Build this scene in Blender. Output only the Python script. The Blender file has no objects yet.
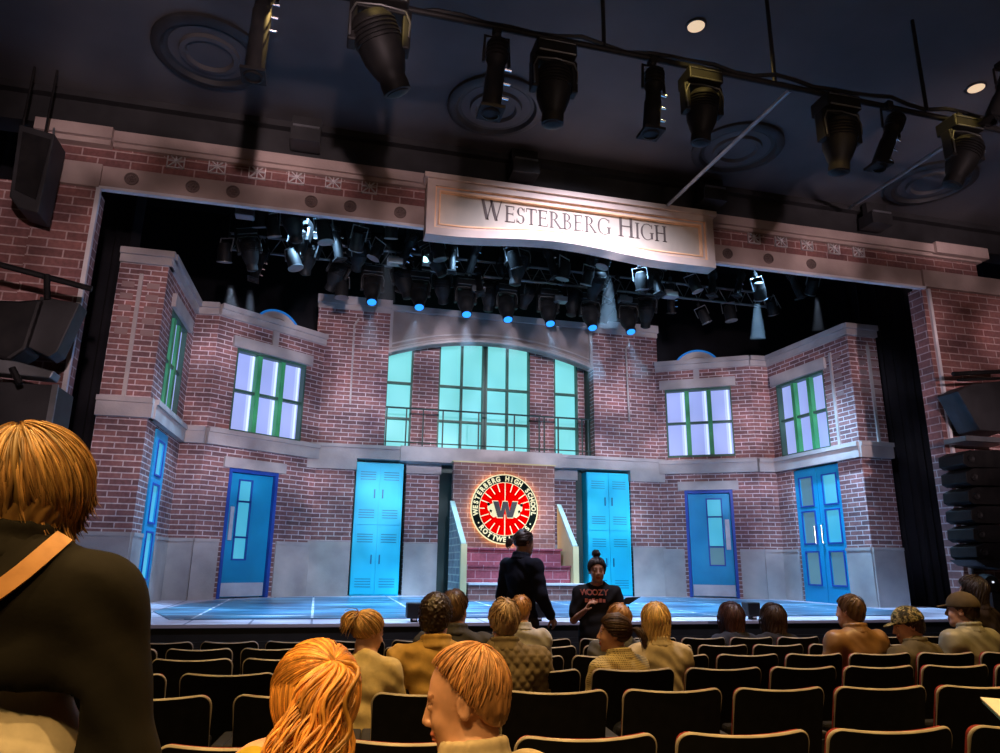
import bpy, bmesh, math, random
import numpy as np
from mathutils import Vector, Matrix, noise
random.seed(7)
RNG = np.random.RandomState(5)
PI = math.pi
SC = bpy.context.scene
COL = SC.collection
# ---------------------------------------------------------------- camera
F = 714.0
EYE = 1.47
_X = np.array([3000., 224., F]); _X /= np.linalg.norm(_X)
_Z = np.array([31., -2693., F]); _Z -= _X * (_Z @ _X); _Z /= np.linalg.norm(_Z)
_Y = np.cross(_Z, _X)
if _Y[2] < 0: _Y = -_Y
def ray(px, py):
    d = np.array([px - 500., py - 376.5, F]); return np.array([d @ _X, d @ _Y, d @ _Z])
def AY(px, py, y):
    r = ray(px, py); r = r * (y / r[1]); return Vector((r[0], r[1], r[2] + EYE))
def AZ(px, py, z):
    r = ray(px, py); r = r * ((z - EYE) / r[2]); return Vector((r[0], r[1], r[2] + EYE))
cam = bpy.data.objects.new('camera', bpy.data.cameras.new('camera')); COL.objects.link(cam)
right = (_X[0], _Y[0], _Z[0]); down = (_X[1], _Y[1], _Z[1]); fwd = (_X[2], _Y[2], _Z[2])
cam.matrix_world = Matrix(((right[0], -down[0], -fwd[0], 0), (right[1], -down[1], -fwd[1], 0), (right[2], -down[2], -fwd[2], EYE), (0, 0, 0, 1)))
cam.data.sensor_width = 36; cam.data.lens = 36 * F / 1000; cam.data.clip_start = .05; cam.data.clip_end = 100
SC.camera = cam
# ---------------------------------------------------------------- materials
MATS = {}
def nmat(name, rough=.7, metal=0., col=(.5, .5, .5), spec=.5, emit=None, estr=0.):
    m = bpy.data.materials.new(name); m.use_nodes = True
    b = m.node_tree.nodes['Principled BSDF']
    b.inputs['Base Color'].default_value = (*col, 1); b.inputs['Roughness'].default_value = rough
    b.inputs['Metallic'].default_value = metal; b.inputs['Specular IOR Level'].default_value = spec
    if emit: b.inputs['Emission Color'].default_value = (*emit, 1); b.inputs['Emission Strength'].default_value = estr
    MATS[name] = m
    return m, m.node_tree, b
def N(nt, t, **kw):
    n = nt.nodes.new(t)
    for k, v in kw.items():
        if k.startswith('i_'):
            key = k[2:].replace('_', ' ')
            n.inputs[key].default_value = v
        else: setattr(n, k, v)
    return n
def ramp(nt, fac, stops):
    r = nt.nodes.new('ShaderNodeValToRGB'); e = r.color_ramp.elements
    while len(e) < len(stops): e.new(.5)
    for k, (p, c) in enumerate(stops):
        e[k].position = p; e[k].color = (*c, 1)
    nt.links.new(fac, r.inputs['Fac']); return r.outputs['Color']
def mottle(name, c1, c2, scale=4., rough=.75, detail=6, bump=.0, bscale=60., metal=0., spec=.5, coord='Object', stretch=(1, 1, 1), emit=0):
    m, nt, b = nmat(name, rough, metal, c1, spec)
    tc = N(nt, 'ShaderNodeTexCoord'); mp = N(nt, 'ShaderNodeMapping'); mp.inputs['Scale'].default_value = stretch
    nt.links.new(tc.outputs[coord], mp.inputs['Vector'])
    n = N(nt, 'ShaderNodeTexNoise'); n.inputs['Scale'].default_value = scale; n.inputs['Detail'].default_value = detail
    nt.links.new(mp.outputs['Vector'], n.inputs['Vector'])
    nt.links.new(ramp(nt, n.outputs['Fac'], [(.32, c1), (.68, c2)]), b.inputs['Base Color'])
    if bump:
        n2 = N(nt, 'ShaderNodeTexNoise'); n2.inputs['Scale'].default_value = bscale; n2.inputs['Detail'].default_value = 4
        nt.links.new(mp.outputs['Vector'], n2.inputs['Vector'])
        bp = N(nt, 'ShaderNodeBump'); bp.inputs['Strength'].default_value = bump; bp.inputs['Distance'].default_value = .02
        nt.links.new(n2.outputs['Fac'], bp.inputs['Height']); nt.links.new(bp.outputs['Normal'], b.inputs['Normal'])
    return m
def brick_mat(name, w, h, mortar, ca, cb, cm, seed=0., msize=.006, offset=0.):
    m, nt, b = nmat(name, .85)
    tc = N(nt, 'ShaderNodeTexCoord'); mp = N(nt, 'ShaderNodeMapping'); mp.inputs['Location'].default_value = (seed, offset, 0)
    nt.links.new(tc.outputs['UV'], mp.inputs['Vector'])
    br = N(nt, 'ShaderNodeTexBrick'); br.offset = .5
    br.inputs['Scale'].default_value = 1; br.inputs['Brick Width'].default_value = w; br.inputs['Row Height'].default_value = h
    br.inputs['Mortar Size'].default_value = msize; br.inputs['Mortar Smooth'].default_value = .25; br.inputs['Bias'].default_value = -.1
    br.inputs['Color1'].default_value = (*ca, 1); br.inputs['Color2'].default_value = (*cb, 1); br.inputs['Mortar'].default_value = (*cm, 1)
    nt.links.new(mp.outputs['Vector'], br.inputs['Vector'])
    n = N(nt, 'ShaderNodeTexNoise'); n.inputs['Scale'].default_value = 1.6; n.inputs['Detail'].default_value = 7
    nt.links.new(mp.outputs['Vector'], n.inputs['Vector'])
    n3 = N(nt, 'ShaderNodeTexNoise'); n3.inputs['Scale'].default_value = 22; n3.inputs['Detail'].default_value = 4
    nt.links.new(mp.outputs['Vector'], n3.inputs['Vector'])
    mx = N(nt, 'ShaderNodeMixRGB', blend_type='MULTIPLY'); mx.inputs['Fac'].default_value = 1
    nt.links.new(br.outputs['Color'], mx.inputs['Color1'])
    nt.links.new(ramp(nt, n.outputs['Fac'], [(.3, (.55, .5, .58)), (.5, (.9, .9, .9)), (.72, (1.25, 1.1, 1.1))]), mx.inputs['Color2'])  # broad mottling puts the patchy projected light into the brick colour
    mx2 = N(nt, 'ShaderNodeMixRGB', blend_type='MULTIPLY'); mx2.inputs['Fac'].default_value = .8
    nt.links.new(mx.outputs['Color'], mx2.inputs['Color1'])
    nt.links.new(ramp(nt, n3.outputs['Fac'], [(.3, (.75, .75, .75)), (.7, (1.2, 1.2, 1.2))]), mx2.inputs['Color2'])
    nt.links.new(mx2.outputs['Color'], b.inputs['Base Color'])
    bp = N(nt, 'ShaderNodeBump'); bp.inputs['Strength'].default_value = .5; bp.inputs['Distance'].default_value = .006
    inv = N(nt, 'ShaderNodeMath', operation='SUBTRACT'); inv.inputs[0].default_value = 1
    nt.links.new(br.outputs['Fac'], inv.inputs[1]); nt.links.new(inv.outputs[0], bp.inputs['Height'])
    nt.links.new(bp.outputs['Normal'], b.inputs['Normal'])
    return m
brick_mat('brick', .27, .078, .008, (.31, .145, .135), (.15, .08, .085), (.62, .54, .55), msize=.0085)
brick_mat('brick_wagon', .27, .085, .008, (.27, .12, .09), (.18, .08, .07), (.46, .34, .30), 3.1, msize=.007)
brick_mat('brick_step', .27, .14, .008, (.34, .07, .09), (.24, .045, .07), (.48, .27, .30), 3.1, msize=.006)
brick_mat('brick_portal', .34, .105, .01, (.27, .12, .11), (.16, .072, .07), (.46, .34, .33), 1.7, msize=.009)
brick_mat('stringer_brick', .3, .12, .01, (.42, .42, .38), (.33, .33, .33), (.75, .75, .60), 1.7, msize=.012)
mottle('stone', (.34, .31, .31), (.50, .45, .43), 2.2, .8, 8, .15, 30, coord='UV')
mottle('rosette_stone', (.12, .085, .08), (.18, .13, .12), 2.2, .8, coord='UV')
mottle('arch_stone', (.22, .18, .17), (.34, .28, .27), 1.6, .8, 8, .15, 30, coord='UV')
mottle('quoin', (.26, .17, .165), (.34, .24, .23), 2.2, .8, 8, .15, 30, coord='UV')
mottle('stone_base', (.30, .28, .28), (.50, .46, .44), 1.4, .8, 8, .1, 30, coord='UV')
mottle('stone_portal', (.33, .25, .23), (.48, .38, .35), 1.8, .8, 8, .15, 30, coord='UV')
mottle('stone_trim', (.55, .53, .55), (.72, .70, .72), 3, .6, 5, coord='UV')
mottle('sign_frame', (.50, .40, .35), (.66, .54, .47), 2.5, .7, 6, coord='UV')
mottle('sign_gilt', (.80, .47, .26), (.95, .62, .38), 3.5, .6, 6, coord='UV')
mottle('sign_face', (.40, .36, .30), (.66, .56, .46), 1.3, .8, 8, coord='UV', stretch=(1.2, .5, 1))
mottle('sign_letter', (.075, .06, .055), (.13, .10, .09), 5, .8)
mottle('black_drape', (.004, .004, .007), (.008, .008, .013), 3, .95)
mottle('black_paint', (.012, .012, .014), (.022, .022, .025), 5, .6)
mottle('ceiling_paint', (.050, .048, .054), (.072, .070, .076), 1.1, .75)
mottle('house_wall', (.012, .010, .012), (.02, .018, .018), 2, .8)
mottle('house_floor', (.010, .008, .008), (.018, .012, .012), 6, .9)
mottle('rig_metal', (.007, .007, .008), (.015, .014, .014), 8, .55, spec=.18)
mottle('glint_edge', (.07, .07, .07), (.12, .12, .12), 6, .45, metal=.3)  # paler metal for lantern edges, so that highlights show on them
mottle('rig_grey', (.14, .15, .16), (.22, .23, .25), 6, .4, metal=.6)
mottle('chrome', (.5, .5, .52), (.65, .65, .68), 6, .25, metal=1)
mottle('blue_paint', (.001, .25, .50), (.004, .34, .62), 1.2, .5, coord='UV')
mottle('blue_frame', (.01, .05, .30), (.015, .08, .42), 2, .5, coord='UV')
mottle('locker_blue', (.0, .62, .92), (.01, .76, 1.0), 1.2, .5, coord='UV')
mottle('locker_slot', (.005, .16, .32), (.005, .2, .4), 1.2, .5)
mottle('green_frame', (.03, .09, .065), (.05, .13, .09), 3, .5, coord='UV')
mottle('green_side', (.04, .30, .11), (.06, .42, .16), 3, .5, coord='UV')
mottle('kick_plate', (.50, .52, .60), (.66, .68, .76), 4, .35, metal=.2, coord='UV')
mottle('cream_wood', (.50, .42, .20), (.62, .52, .27), 2.2, .6, coord='UV')
mottle('pale_rail', (.30, .42, .36), (.42, .55, .48), 3, .4, coord='UV')
mottle('deep_green', (.02, .045, .04), (.03, .06, .05), 3, .6)  # very dark green for rails, columns and back panels
def emis(name, c, s):
    m, nt, b = nmat(name, .4, 0, tuple(.4 * x for x in c), .3, c, s); return m
def pane_mat(name, ca, cb, s):
    m = emis(name, ca, s); nt = m.node_tree; b = nt.nodes['Principled BSDF']
    tc = N(nt, 'ShaderNodeTexCoord'); n = N(nt, 'ShaderNodeTexNoise'); n.inputs['Scale'].default_value = .8
    nt.links.new(tc.outputs['UV'], n.inputs['Vector'])
    nt.links.new(ramp(nt, n.outputs['Fac'], [(.3, ca), (.7, cb)]), b.inputs['Emission Color'])
pane_mat('pane_lilac', (.30, .38, .80), (.40, .48, .90), .9)
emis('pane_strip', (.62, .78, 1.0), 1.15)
emis('pane_glow_falloff', (.44, .54, .95), 1.0)  # in-between tone for the glow beside the bright strip
pane_mat('pane_teal', (.16, .62, .66), (.24, .74, .74), .9)
pane_mat('pane_door', (.05, .40, .60), (.14, .62, .80), .75)
pane_mat('pane_dim', (.10, .24, .32), (.16, .36, .46), .55)
emis('lens_blue', (.02, .26, .95), 1.7)
emis('lens_white', (.45, .55, .75), .9)
emis('downlight_lens', (1.0, .72, .46), .75)
emis('neon_blue', (.02, .20, .65), .5)
emis('emblem_halo', (1.0, .60, .18), 22)
emis('emblem_cream', (.78, .72, .42), .8)
emis('emblem_red', (1.0, .0, .0), .55)
emis('indicator', (.8, .85, 1.0), 1.0)
mottle('emblem_black', (.003, .006, .004), (.006, .01, .007), 4, .9, spec=.05)
mottle('emblem_grey', (.05, .045, .042), (.08, .072, .065), 4, .8, spec=.1)
for _n in ('emblem_red', 'emblem_cream'):
    _b = MATS[_n].node_tree.nodes['Principled BSDF']; _b.inputs['Specular IOR Level'].default_value = 0; _b.inputs['Roughness'].default_value = 1
MATS['emblem_red'].node_tree.nodes['Principled BSDF'].inputs['Base Color'].default_value = (.35, 0, 0, 1)
# deck
def deck_mats():
    m, nt, b = nmat('deck_pale', .5)
    tc = N(nt, 'ShaderNodeTexCoord'); br = N(nt, 'ShaderNodeTexBrick'); br.offset = 0
    br.inputs['Scale'].default_value = 1; br.inputs['Brick Width'].default_value = .62; br.inputs['Row Height'].default_value = 3.
    br.inputs['Mortar Size'].default_value = .012
    br.inputs['Color1'].default_value = (.66, .62, .72, 1); br.inputs['Color2'].default_value = (.58, .55, .66, 1); br.inputs['Mortar'].default_value = (.22, .22, .30, 1)
    nt.links.new(tc.outputs['UV'], br.inputs['Vector'])
    n = N(nt, 'ShaderNodeTexNoise'); n.inputs['Scale'].default_value = 3; n.inputs['Detail'].default_value = 6
    mp = N(nt, 'ShaderNodeMapping'); mp.inputs['Scale'].default_value = (.4, 3, 1)
    nt.links.new(tc.outputs['UV'], mp.inputs['Vector']); nt.links.new(mp.outputs['Vector'], n.inputs['Vector'])
    mx = N(nt, 'ShaderNodeMixRGB', blend_type='MULTIPLY'); mx.inputs['Fac'].default_value = 1
    nt.links.new(br.outputs['Color'], mx.inputs['Color1']); nt.links.new(ramp(nt, n.outputs['Fac'], [(.3, (.7, .7, .75)), (.7, (1.2, 1.2, 1.2))]), mx.inputs['Color2'])
    nt.links.new(mx.outputs['Color'], b.inputs['Base Color'])
    m, nt, b = nmat('deck_blue', .32)
    tc = N(nt, 'ShaderNodeTexCoord'); br = N(nt, 'ShaderNodeTexBrick'); br.offset = 0
    br.inputs['Scale'].default_value = 1; br.inputs['Brick Width'].default_value = 1.25; br.inputs['Row Height'].default_value = 9.
    br.inputs['Mortar Size'].default_value = .016
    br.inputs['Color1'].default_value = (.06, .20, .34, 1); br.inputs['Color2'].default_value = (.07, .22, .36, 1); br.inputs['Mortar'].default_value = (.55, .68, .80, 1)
    mp0 = N(nt, 'ShaderNodeMapping'); mp0.inputs['Rotation'].default_value = (0, 0, 0)
    nt.links.new(tc.outputs['UV'], mp0.inputs['Vector']); nt.links.new(mp0.outputs['Vector'], br.inputs['Vector'])
    mp = N(nt, 'ShaderNodeMapping'); mp.inputs['Scale'].default_value = (.45, 3.4, 1)
    n = N(nt, 'ShaderNodeTexNoise'); n.inputs['Scale'].default_value = 1.8; n.inputs['Detail'].default_value = 6
    nt.links.new(tc.outputs['UV'], mp.inputs['Vector']); nt.links.new(mp.outputs['Vector'], n.inputs['Vector'])
    mx = N(nt, 'ShaderNodeMixRGB', blend_type='MULTIPLY'); mx.inputs['Fac'].default_value = 1
    nt.links.new(br.outputs['Color'], mx.inputs['Color1'])
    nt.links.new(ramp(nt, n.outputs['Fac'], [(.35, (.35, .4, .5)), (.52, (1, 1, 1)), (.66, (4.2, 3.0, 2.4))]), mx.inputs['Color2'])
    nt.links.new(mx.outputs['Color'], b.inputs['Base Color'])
deck_mats()
# seats
mottle('seat_shell', (.004, .004, .005), (.007, .007, .009), 20, .8, spec=.15)
mottle('seat_rim', (.32, .28, .22), (.46, .41, .33), 12, .4, spec=.6)
mottle('seat_red', (.16, .008, .008), (.24, .014, .012), 30, .9)
mottle('paper', (.62, .60, .52), (.72, .70, .62), 10, .8)
mottle('paper_teal', (.10, .30, .32), (.14, .38, .40), 10, .6)

# ---------------------------------------------------------------- mesh builder
class Fr:
    'vertical frame: u along p0->p1, z up, d out of the wall (to the right-hand side, i.e. towards the house for left-to-right walls)'
    def __init__(s, p0, p1):
        s.p0 = Vector((p0[0], p0[1], 0)); p1 = Vector((p1[0], p1[1], 0))
        s.u = (p1 - s.p0).normalized(); s.n = Vector((s.u.y, -s.u.x, 0)); s.L = (p1 - s.p0).length
    def pt(s, u, z, d=0): return s.p0 + s.u * u + s.n * d + Vector((0, 0, z))
    def hit(s, px, py):
        'pixel -> (u, z) on the wall plane'
        r = Vector(ray(px, py)); o = Vector((0, 0, EYE)); t = (s.p0 - o).dot(s.n) / r.dot(s.n); p = o + r * t
        return (p - s.p0).dot(s.u), p.z
WORLD = Fr((0, 0), (1, 0))   # u = x, d = -y
class MB:
    def __init__(s): s.v = []; s.f = []; s.uv = []; s.mi = []; s.mats = []; s.vc = None
    def _m(s, m):
        if m not in s.mats: s.mats.append(m)
        return s.mats.index(m)
    def poly(s, pts, uv=None, m=None):
        b = len(s.v); s.v += [tuple(p) for p in pts]; s.f.append(tuple(range(b, b + len(pts)))); s.uv.append(uv); s.mi.append(s._m(m) if m else 0)
    def box(s, fr, u0, u1, z0, z1, d0, d1, m=None, skew=None):
        P = lambda u, z, d: fr.pt(u, z, d)
        q = lambda a, uv: s.poly([P(*x) for x in a], uv, m)
        q([(u0, z0, d1), (u1, z0, d1), (u1, z1, d1), (u0, z1, d1)], [(u0, z0), (u1, z0), (u1, z1), (u0, z1)])
        q([(u1, z0, d0), (u0, z0, d0), (u0, z1, d0), (u1, z1, d0)], [(u1, z0), (u0, z0), (u0, z1), (u1, z1)])
        q([(u0, z0, d0), (u0, z0, d1), (u0, z1, d1), (u0, z1, d0)], [(d0, z0), (d1, z0), (d1, z1), (d0, z1)])
        q([(u1, z0, d1), (u1, z0, d0), (u1, z1, d0), (u1, z1, d1)], [(d1, z0), (d0, z0), (d0, z1), (d1, z1)])
        q([(u0, z1, d1), (u1, z1, d1), (u1, z1, d0), (u0, z1, d0)], [(u0, d1), (u1, d1), (u1, d0), (u0, d0)])
        q([(u0, z0, d0), (u1, z0, d0), (u1, z0, d1), (u0, z0, d1)], [(u0, d0), (u1, d0), (u1, d1), (u0, d1)])
    def prism(s, fr, pts, d0, d1, m=None):
        'pts [(u,z)] counter-clockwise seen from the house; extruded from d0 to d1'
        s.poly([fr.pt(u, z, d1) for u, z in pts], [tuple(p) for p in pts], m)
        s.poly([fr.pt(u, z, d0) for u, z in reversed(pts)], [tuple(p) for p in reversed(pts)], m)
        for k in range(len(pts)):
            a, b = pts[k], pts[(k + 1) % len(pts)]
            l = math.hypot(b[0] - a[0], b[1] - a[1])
            s.poly([fr.pt(*a, d0), fr.pt(*b, d0), fr.pt(*b, d1), fr.pt(*a, d1)], [(0, d0), (l, d0), (l, d1), (0, d1)], m)
    def band(s, fr, A, B, d0, d1, m=None):
        'solid between two polylines A (lower) and B (upper) of equal length'
        n = len(A)
        for k in range(n - 1):
            a, b, c, e = A[k], A[k + 1], B[k + 1], B[k]
            s.poly([fr.pt(*p, d1) for p in (a, b, c, e)], [a, b, c, e], m)
            s.poly([fr.pt(*p, d0) for p in (b, a, e, c)], [b, a, e, c], m)
            s.poly([fr.pt(*a, d0), fr.pt(*b, d0), fr.pt(*b, d1), fr.pt(*a, d1)], [(a[0], d0), (b[0], d0), (b[0], d1), (a[0], d1)], m)
            s.poly([fr.pt(*e, d1), fr.pt(*c, d1), fr.pt(*c, d0), fr.pt(*e, d0)], [(e[0], d1), (c[0], d1), (c[0], d0), (e[0], d0)], m)
        for (a, e, fl) in ((A[0], B[0], 0), (A[-1], B[-1], 1)):
            q = [fr.pt(*a, d0), fr.pt(*a, d1), fr.pt(*e, d1), fr.pt(*e, d0)]
            s.poly(q[::-1] if fl else q, [(d0, a[1]), (d1, a[1]), (d1, e[1]), (d0, e[1])], m)
    def wall(s, fr, u0, u1, z0, z1, d0, d1, holes=(), m=None):
        us = sorted({u0, u1, *[min(max(x, u0), u1) for h in holes for x in h[:2]]}); zs = sorted({z0, z1, *[min(max(x, z0), z1) for h in holes for x in h[2:]]})
        us = [x for x in us if 1]; filled = {}
        for i in range(len(us) - 1):
            for j in range(len(zs) - 1):
                cu, cz = (us[i] + us[i + 1]) / 2, (zs[j] + zs[j + 1]) / 2
                filled[i, j] = us[i + 1] - us[i] > 1e-6 and zs[j + 1] - zs[j] > 1e-6 and not any(h[0] < cu < h[1] and h[2] < cz < h[3] for h in holes)
        for (i, j), ok in filled.items():
            if not ok: continue
            a, b, c, e = us[i], us[i + 1], zs[j], zs[j + 1]
            P = fr.pt
            s.poly([P(a, c, d1), P(b, c, d1), P(b, e, d1), P(a, e, d1)], [(a, c), (b, c), (b, e), (a, e)], m)
            s.poly([P(b, c, d0), P(a, c, d0), P(a, e, d0), P(b, e, d0)], [(b, c), (a, c), (a, e), (b, e)], m)
            if not filled.get((i - 1, j)): s.poly([P(a, c, d0), P(a, c, d1), P(a, e, d1), P(a, e, d0)], [(d0, c), (d1, c), (d1, e), (d0, e)], m)
            if not filled.get((i + 1, j)): s.poly([P(b, c, d1), P(b, c, d0), P(b, e, d0), P(b, e, d1)], [(d1, c), (d0, c), (d0, e), (d1, e)], m)
            if not filled.get((i, j + 1)): s.poly([P(a, e, d1), P(b, e, d1), P(b, e, d0), P(a, e, d0)], [(a, d1), (b, d1), (b, d0), (a, d0)], m)
            if not filled.get((i, j - 1)): s.poly([P(a, c, d0), P(b, c, d0), P(b, c, d1), P(a, c, d1)], [(a, d0), (b, d0), (b, d1), (a, d1)], m)
    def tube(s, pts, r, n=8, m=None, caps=True):
        pts = [Vector(p) for p in pts]; K = len(pts); rs = r if isinstance(r, (list, tuple)) else [r] * K
        b0 = len(s.v); up = None
        for k in range(K):
            t = (pts[min(k + 1, K - 1)] - pts[max(k - 1, 0)]).normalized()
            if up is None: up = Vector((0, 0, 1)) if abs(t.z) < .9 else Vector((1, 0, 0))
            a = t.cross(up).normalized(); c = t.cross(a).normalized(); up = -c if c.dot(up) < 0 else c
            a = up.cross(t).normalized()
            for i in range(n):
                w = 2 * PI * i / n; s.v.append(tuple(pts[k] + a * (math.cos(w) * rs[k]) + up * (math.sin(w) * rs[k])))
        mi = s._m(m) if m else 0
        for k in range(K - 1):
            for i in range(n):
                j = (i + 1) % n; s.f.append((b0 + k * n + i, b0 + k * n + j, b0 + (k + 1) * n + j, b0 + (k + 1) * n + i)); s.uv.append(None); s.mi.append(mi)
        if caps:
            s.f.append(tuple(b0 + i for i in reversed(range(n)))); s.uv.append(None); s.mi.append(mi)
            s.f.append(tuple(b0 + (K - 1) * n + i for i in range(n))); s.uv.append(None); s.mi.append(mi)
    def lathe(s, o, ax, prof, n=24, m=None, a0=0., sx=1.):
        'prof [(r, h)] turned about axis ax from point o'
        o = Vector(o); ax = Vector(ax).normalized(); t = Vector((0, 0, 1)) if abs(ax.z) < .9 else Vector((1, 0, 0))
        a = ax.cross(t).normalized(); c = ax.cross(a)
        b0 = len(s.v); mi = s._m(m) if m else 0
        for r, h in prof:
            for i in range(n):
                w = 2 * PI * i / n + a0; s.v.append(tuple(o + ax * h + a * (math.cos(w) * r * sx) + c * (math.sin(w) * r)))
        for k in range(len(prof) - 1):
            for i in range(n):
                j = (i + 1) % n; s.f.append((b0 + k * n + j, b0 + k * n + i, b0 + (k + 1) * n + i, b0 + (k + 1) * n + j)); s.uv.append(None); s.mi.append(mi)
        if prof[0][0] > 1e-5: s.f.append(tuple(b0 + i for i in range(n))); s.uv.append(None); s.mi.append(mi)
        if prof[-1][0] > 1e-5: s.f.append(tuple(b0 + (len(prof) - 1) * n + i for i in reversed(range(n)))); s.uv.append(None); s.mi.append(mi)
    def build(s, name, mat, parent=None, smooth=False, bevel=0, off=None):
        me = bpy.data.meshes.new(name)
        o0 = Vector(off) if off is not None else (parent_loc(parent) if parent else Vector((0, 0, 0)))
        me.from_pydata([tuple(Vector(p) - o0) for p in s.v], [], s.f)
        uvl = me.uv_layers.new(name='UVMap')
        k = 0; co = me.vertices
        flat = []
        for f, uv in zip(s.f, s.uv):
            if uv is None: flat += [(s.v[i][0] + s.v[i][1], s.v[i][2]) for i in f]
            else: flat += list(uv)
        uvl.data.foreach_set('uv', [c for p in flat for c in p])
        names = s.mats if s.mats and s.mats != [None] else []
        if names:
            for n_ in names: me.materials.append(MATS[n_])
            me.polygons.foreach_set('material_index', s.mi)
        else: me.materials.append(MATS[mat])
        me.update()
        bm = bmesh.new(); bm.from_mesh(me); bmesh.ops.remove_doubles(bm, verts=bm.verts, dist=1e-5); bmesh.ops.recalc_face_normals(bm, faces=bm.faces); bm.to_mesh(me); bm.free()
        if smooth:
            me.polygons.foreach_set('use_smooth', [True] * len(me.polygons))
            try: me.set_sharp_from_angle(angle=math.radians(40))
            except Exception: pass
        o = bpy.data.objects.new(name, me); COL.objects.link(o)
        if parent: o.parent = parent
        if bevel:
            b = o.modifiers.new('bevel', 'BEVEL'); b.width = bevel; b.segments = 2; b.limit_method = 'ANGLE'
        return o
def parent_loc(p):
    v = Vector((0, 0, 0))
    while p: v += Vector(p.location); p = p.parent
    return v
def tag(o, label, cat, group=None, kind=None):
    if label: o['label'] = label
    if cat: o['category'] = cat
    if group: o['group'] = group
    if kind: o['kind'] = kind
    return o
def thing(name, label, cat, loc=(0, 0, 0), group=None):
    o = bpy.data.objects.new(name, None); COL.objects.link(o); o.location = loc; o.empty_display_size = .1
    return tag(o, label, cat, group)
def copy_tree(o, parent=None):
    c = o.copy(); COL.objects.link(c); c.parent = parent
    for ch in [x for x in o.children]: copy_tree(ch, c)
    return c
def struct(name, mb, mat): return tag(mb.build(name, mat), None, None, None, 'structure')
# ================================================================ the room
YP = 8.06       # proscenium plane
def zdeck(y): return .866 + (y - YP) * .0115
b = MB(); b.box(WORLD, -6, 13, -.35, -.05, 3, -8.04); struct('floor', b, 'house_floor')
b = MB(); b.box(WORLD, -6, 13, 6.6, 6.8, 3, -8.0); struct('ceiling', b, 'ceiling_paint')
b = MB(); b.box(WORLD, -6, 13, 6.19, 6.6, -8.0, -8.3); struct('trim_1', b, 'black_paint')
b = MB(); b.box(WORLD, -6, 13, 6.52, 6.6, -7.9, -8.0); struct('trim_2', b, 'black_paint')
b = MB(); b.box(WORLD, -6.2, -6, -.35, 6.6, 3, -8.3); struct('wall_left', b, 'house_wall')
b = MB(); b.box(WORLD, 10.6, 10.8, -.35, 6.6, 3, -8.3); struct('wall_right', b, 'house_wall')
b = MB(); b.box(WORLD, -6, 13, -.35, 6.6, 3.2, 3); struct('wall_back', b, 'house_wall')
# stage house
b = MB(); b.box(WORLD, -6, 13, -.3, 9, -15.6, -15.8); struct('wall_upstage', b, 'black_drape')
b = MB(); b.box(WORLD, -6, 13, 9, 9.2, -8.3, -15.8); struct('ceiling_fly_tower', b, 'black_drape')
b = MB(); b.box(WORLD, -6.2, -6, -.3, 9, -8.3, -15.8); struct('wall_stage_left', b, 'black_drape')
b = MB(); b.box(WORLD, 13, 13.2, -.3, 9, -8.3, -15.8); struct('wall_stage_right', b, 'black_drape')
# stage deck: raked pale border with a blue inlaid floor
def deck_piece(name, pts, t, mat, lift=0., parent=None):
    m = MB(); top = [(x, y, zdeck(y) + lift) for x, y in pts]; bot = [(x, y, zdeck(y) + lift - t) for x, y in pts]
    m.poly(top, pts); m.poly(bot[::-1], pts[::-1]); n = len(pts)
    for k in range(n): m.poly([bot[k], bot[(k + 1) % n], top[(k + 1) % n], top[k]], [(0, 0), (1, 0), (1, .1), (0, .1)])
    return m.build(name, mat, parent)
st = deck_piece('floor_stage', [(-2.9, YP), (9.35, YP), (9.9, 10.4), (9.9, 15.5), (-3.6, 15.5), (-3.6, 9)], .035, 'deck_pale'); st['kind'] = 'structure'
def DP(px, py):
    r = Vector(ray(px, py)); o = Vector((0, 0, EYE)); n = Vector((0, -.0115, 1)); p0 = Vector((0, YP, .866))
    p = o + r * ((p0 - o).dot(n) / r.dot(n)); return (p.x, p.y)
A = DP(153, 612); 
inl = [A, (DP(174, 618)[0], 8.62), (8.05, 8.62), (8.45, 9.05), (8.36, 10.2), (8.3, 11.75), (6.6, 12.85), (-.3, 12.85), (-1.35, 12.1), (-1.7, 11.2)]
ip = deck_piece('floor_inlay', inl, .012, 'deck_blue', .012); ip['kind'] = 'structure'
b = MB(); b.box(WORLD, -6, 9.6, -.3, .825, -YP - .02, -YP - .12); struct('trim_3', b, 'black_paint')
for k, x in enumerate([-2.3 + .98 * i for i in range(12)]):
    b = MB(); b.box(WORLD, x, x + .9, .35, .70, -YP, -YP - .02); b.box(WORLD, x + .05, x + .85, .40, .65, -YP + .012, -YP)
    o = b.build('fascia_panel', 'black_paint'); tag(o, 'black removable panel on the front face of the stage', 'panel', 'black panels along the stage front')

# ================================================================ proscenium
PR = Fr((0, YP), (1, YP))     # u = x, d towards the house
pt = thing('proscenium_surround', 'brick and stone proscenium arch framing the whole stage opening', 'proscenium', (2.8, YP, 0))
xl, xr = AY(103, 188, YP).x, AY(920, 291, YP).x
zl = 5.50
ztop = 6.19
b = MB(); b.wall(PR, -3.25, 9.45, zl + .26, ztop - .1, -.25, 0); b.build('brick_header', 'brick_portal', pt)
b = MB(); b.box(PR, -3.25, xl - .04, -.3, zl - .02, -.25, .02); b.build('brick_pier', 'brick_portal', pt)
b = MB(); b.box(PR, xr + .12, 10.6, -.3, zl + .2, -.25, .02); b.build('brick_pier', 'brick_portal', pt)
b = MB(); b.box(PR, -5.9, -3.25, -.3, zl - .02, -.25, -.02); b.build('brick_pier', 'brick_portal', pt)
b = MB(); b.box(PR, xl - .55, xl - .02, zl - .02, zl + .26, -.05, .08); b.box(PR, xl - .02, xr + .02, zl + .0, zl + .26, -.03, .04); b.box(PR, xr + .02, 10.0, zl + .0, zl + .26, -.05, .08)
b.build('stone_band', 'stone_portal', pt)
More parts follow.
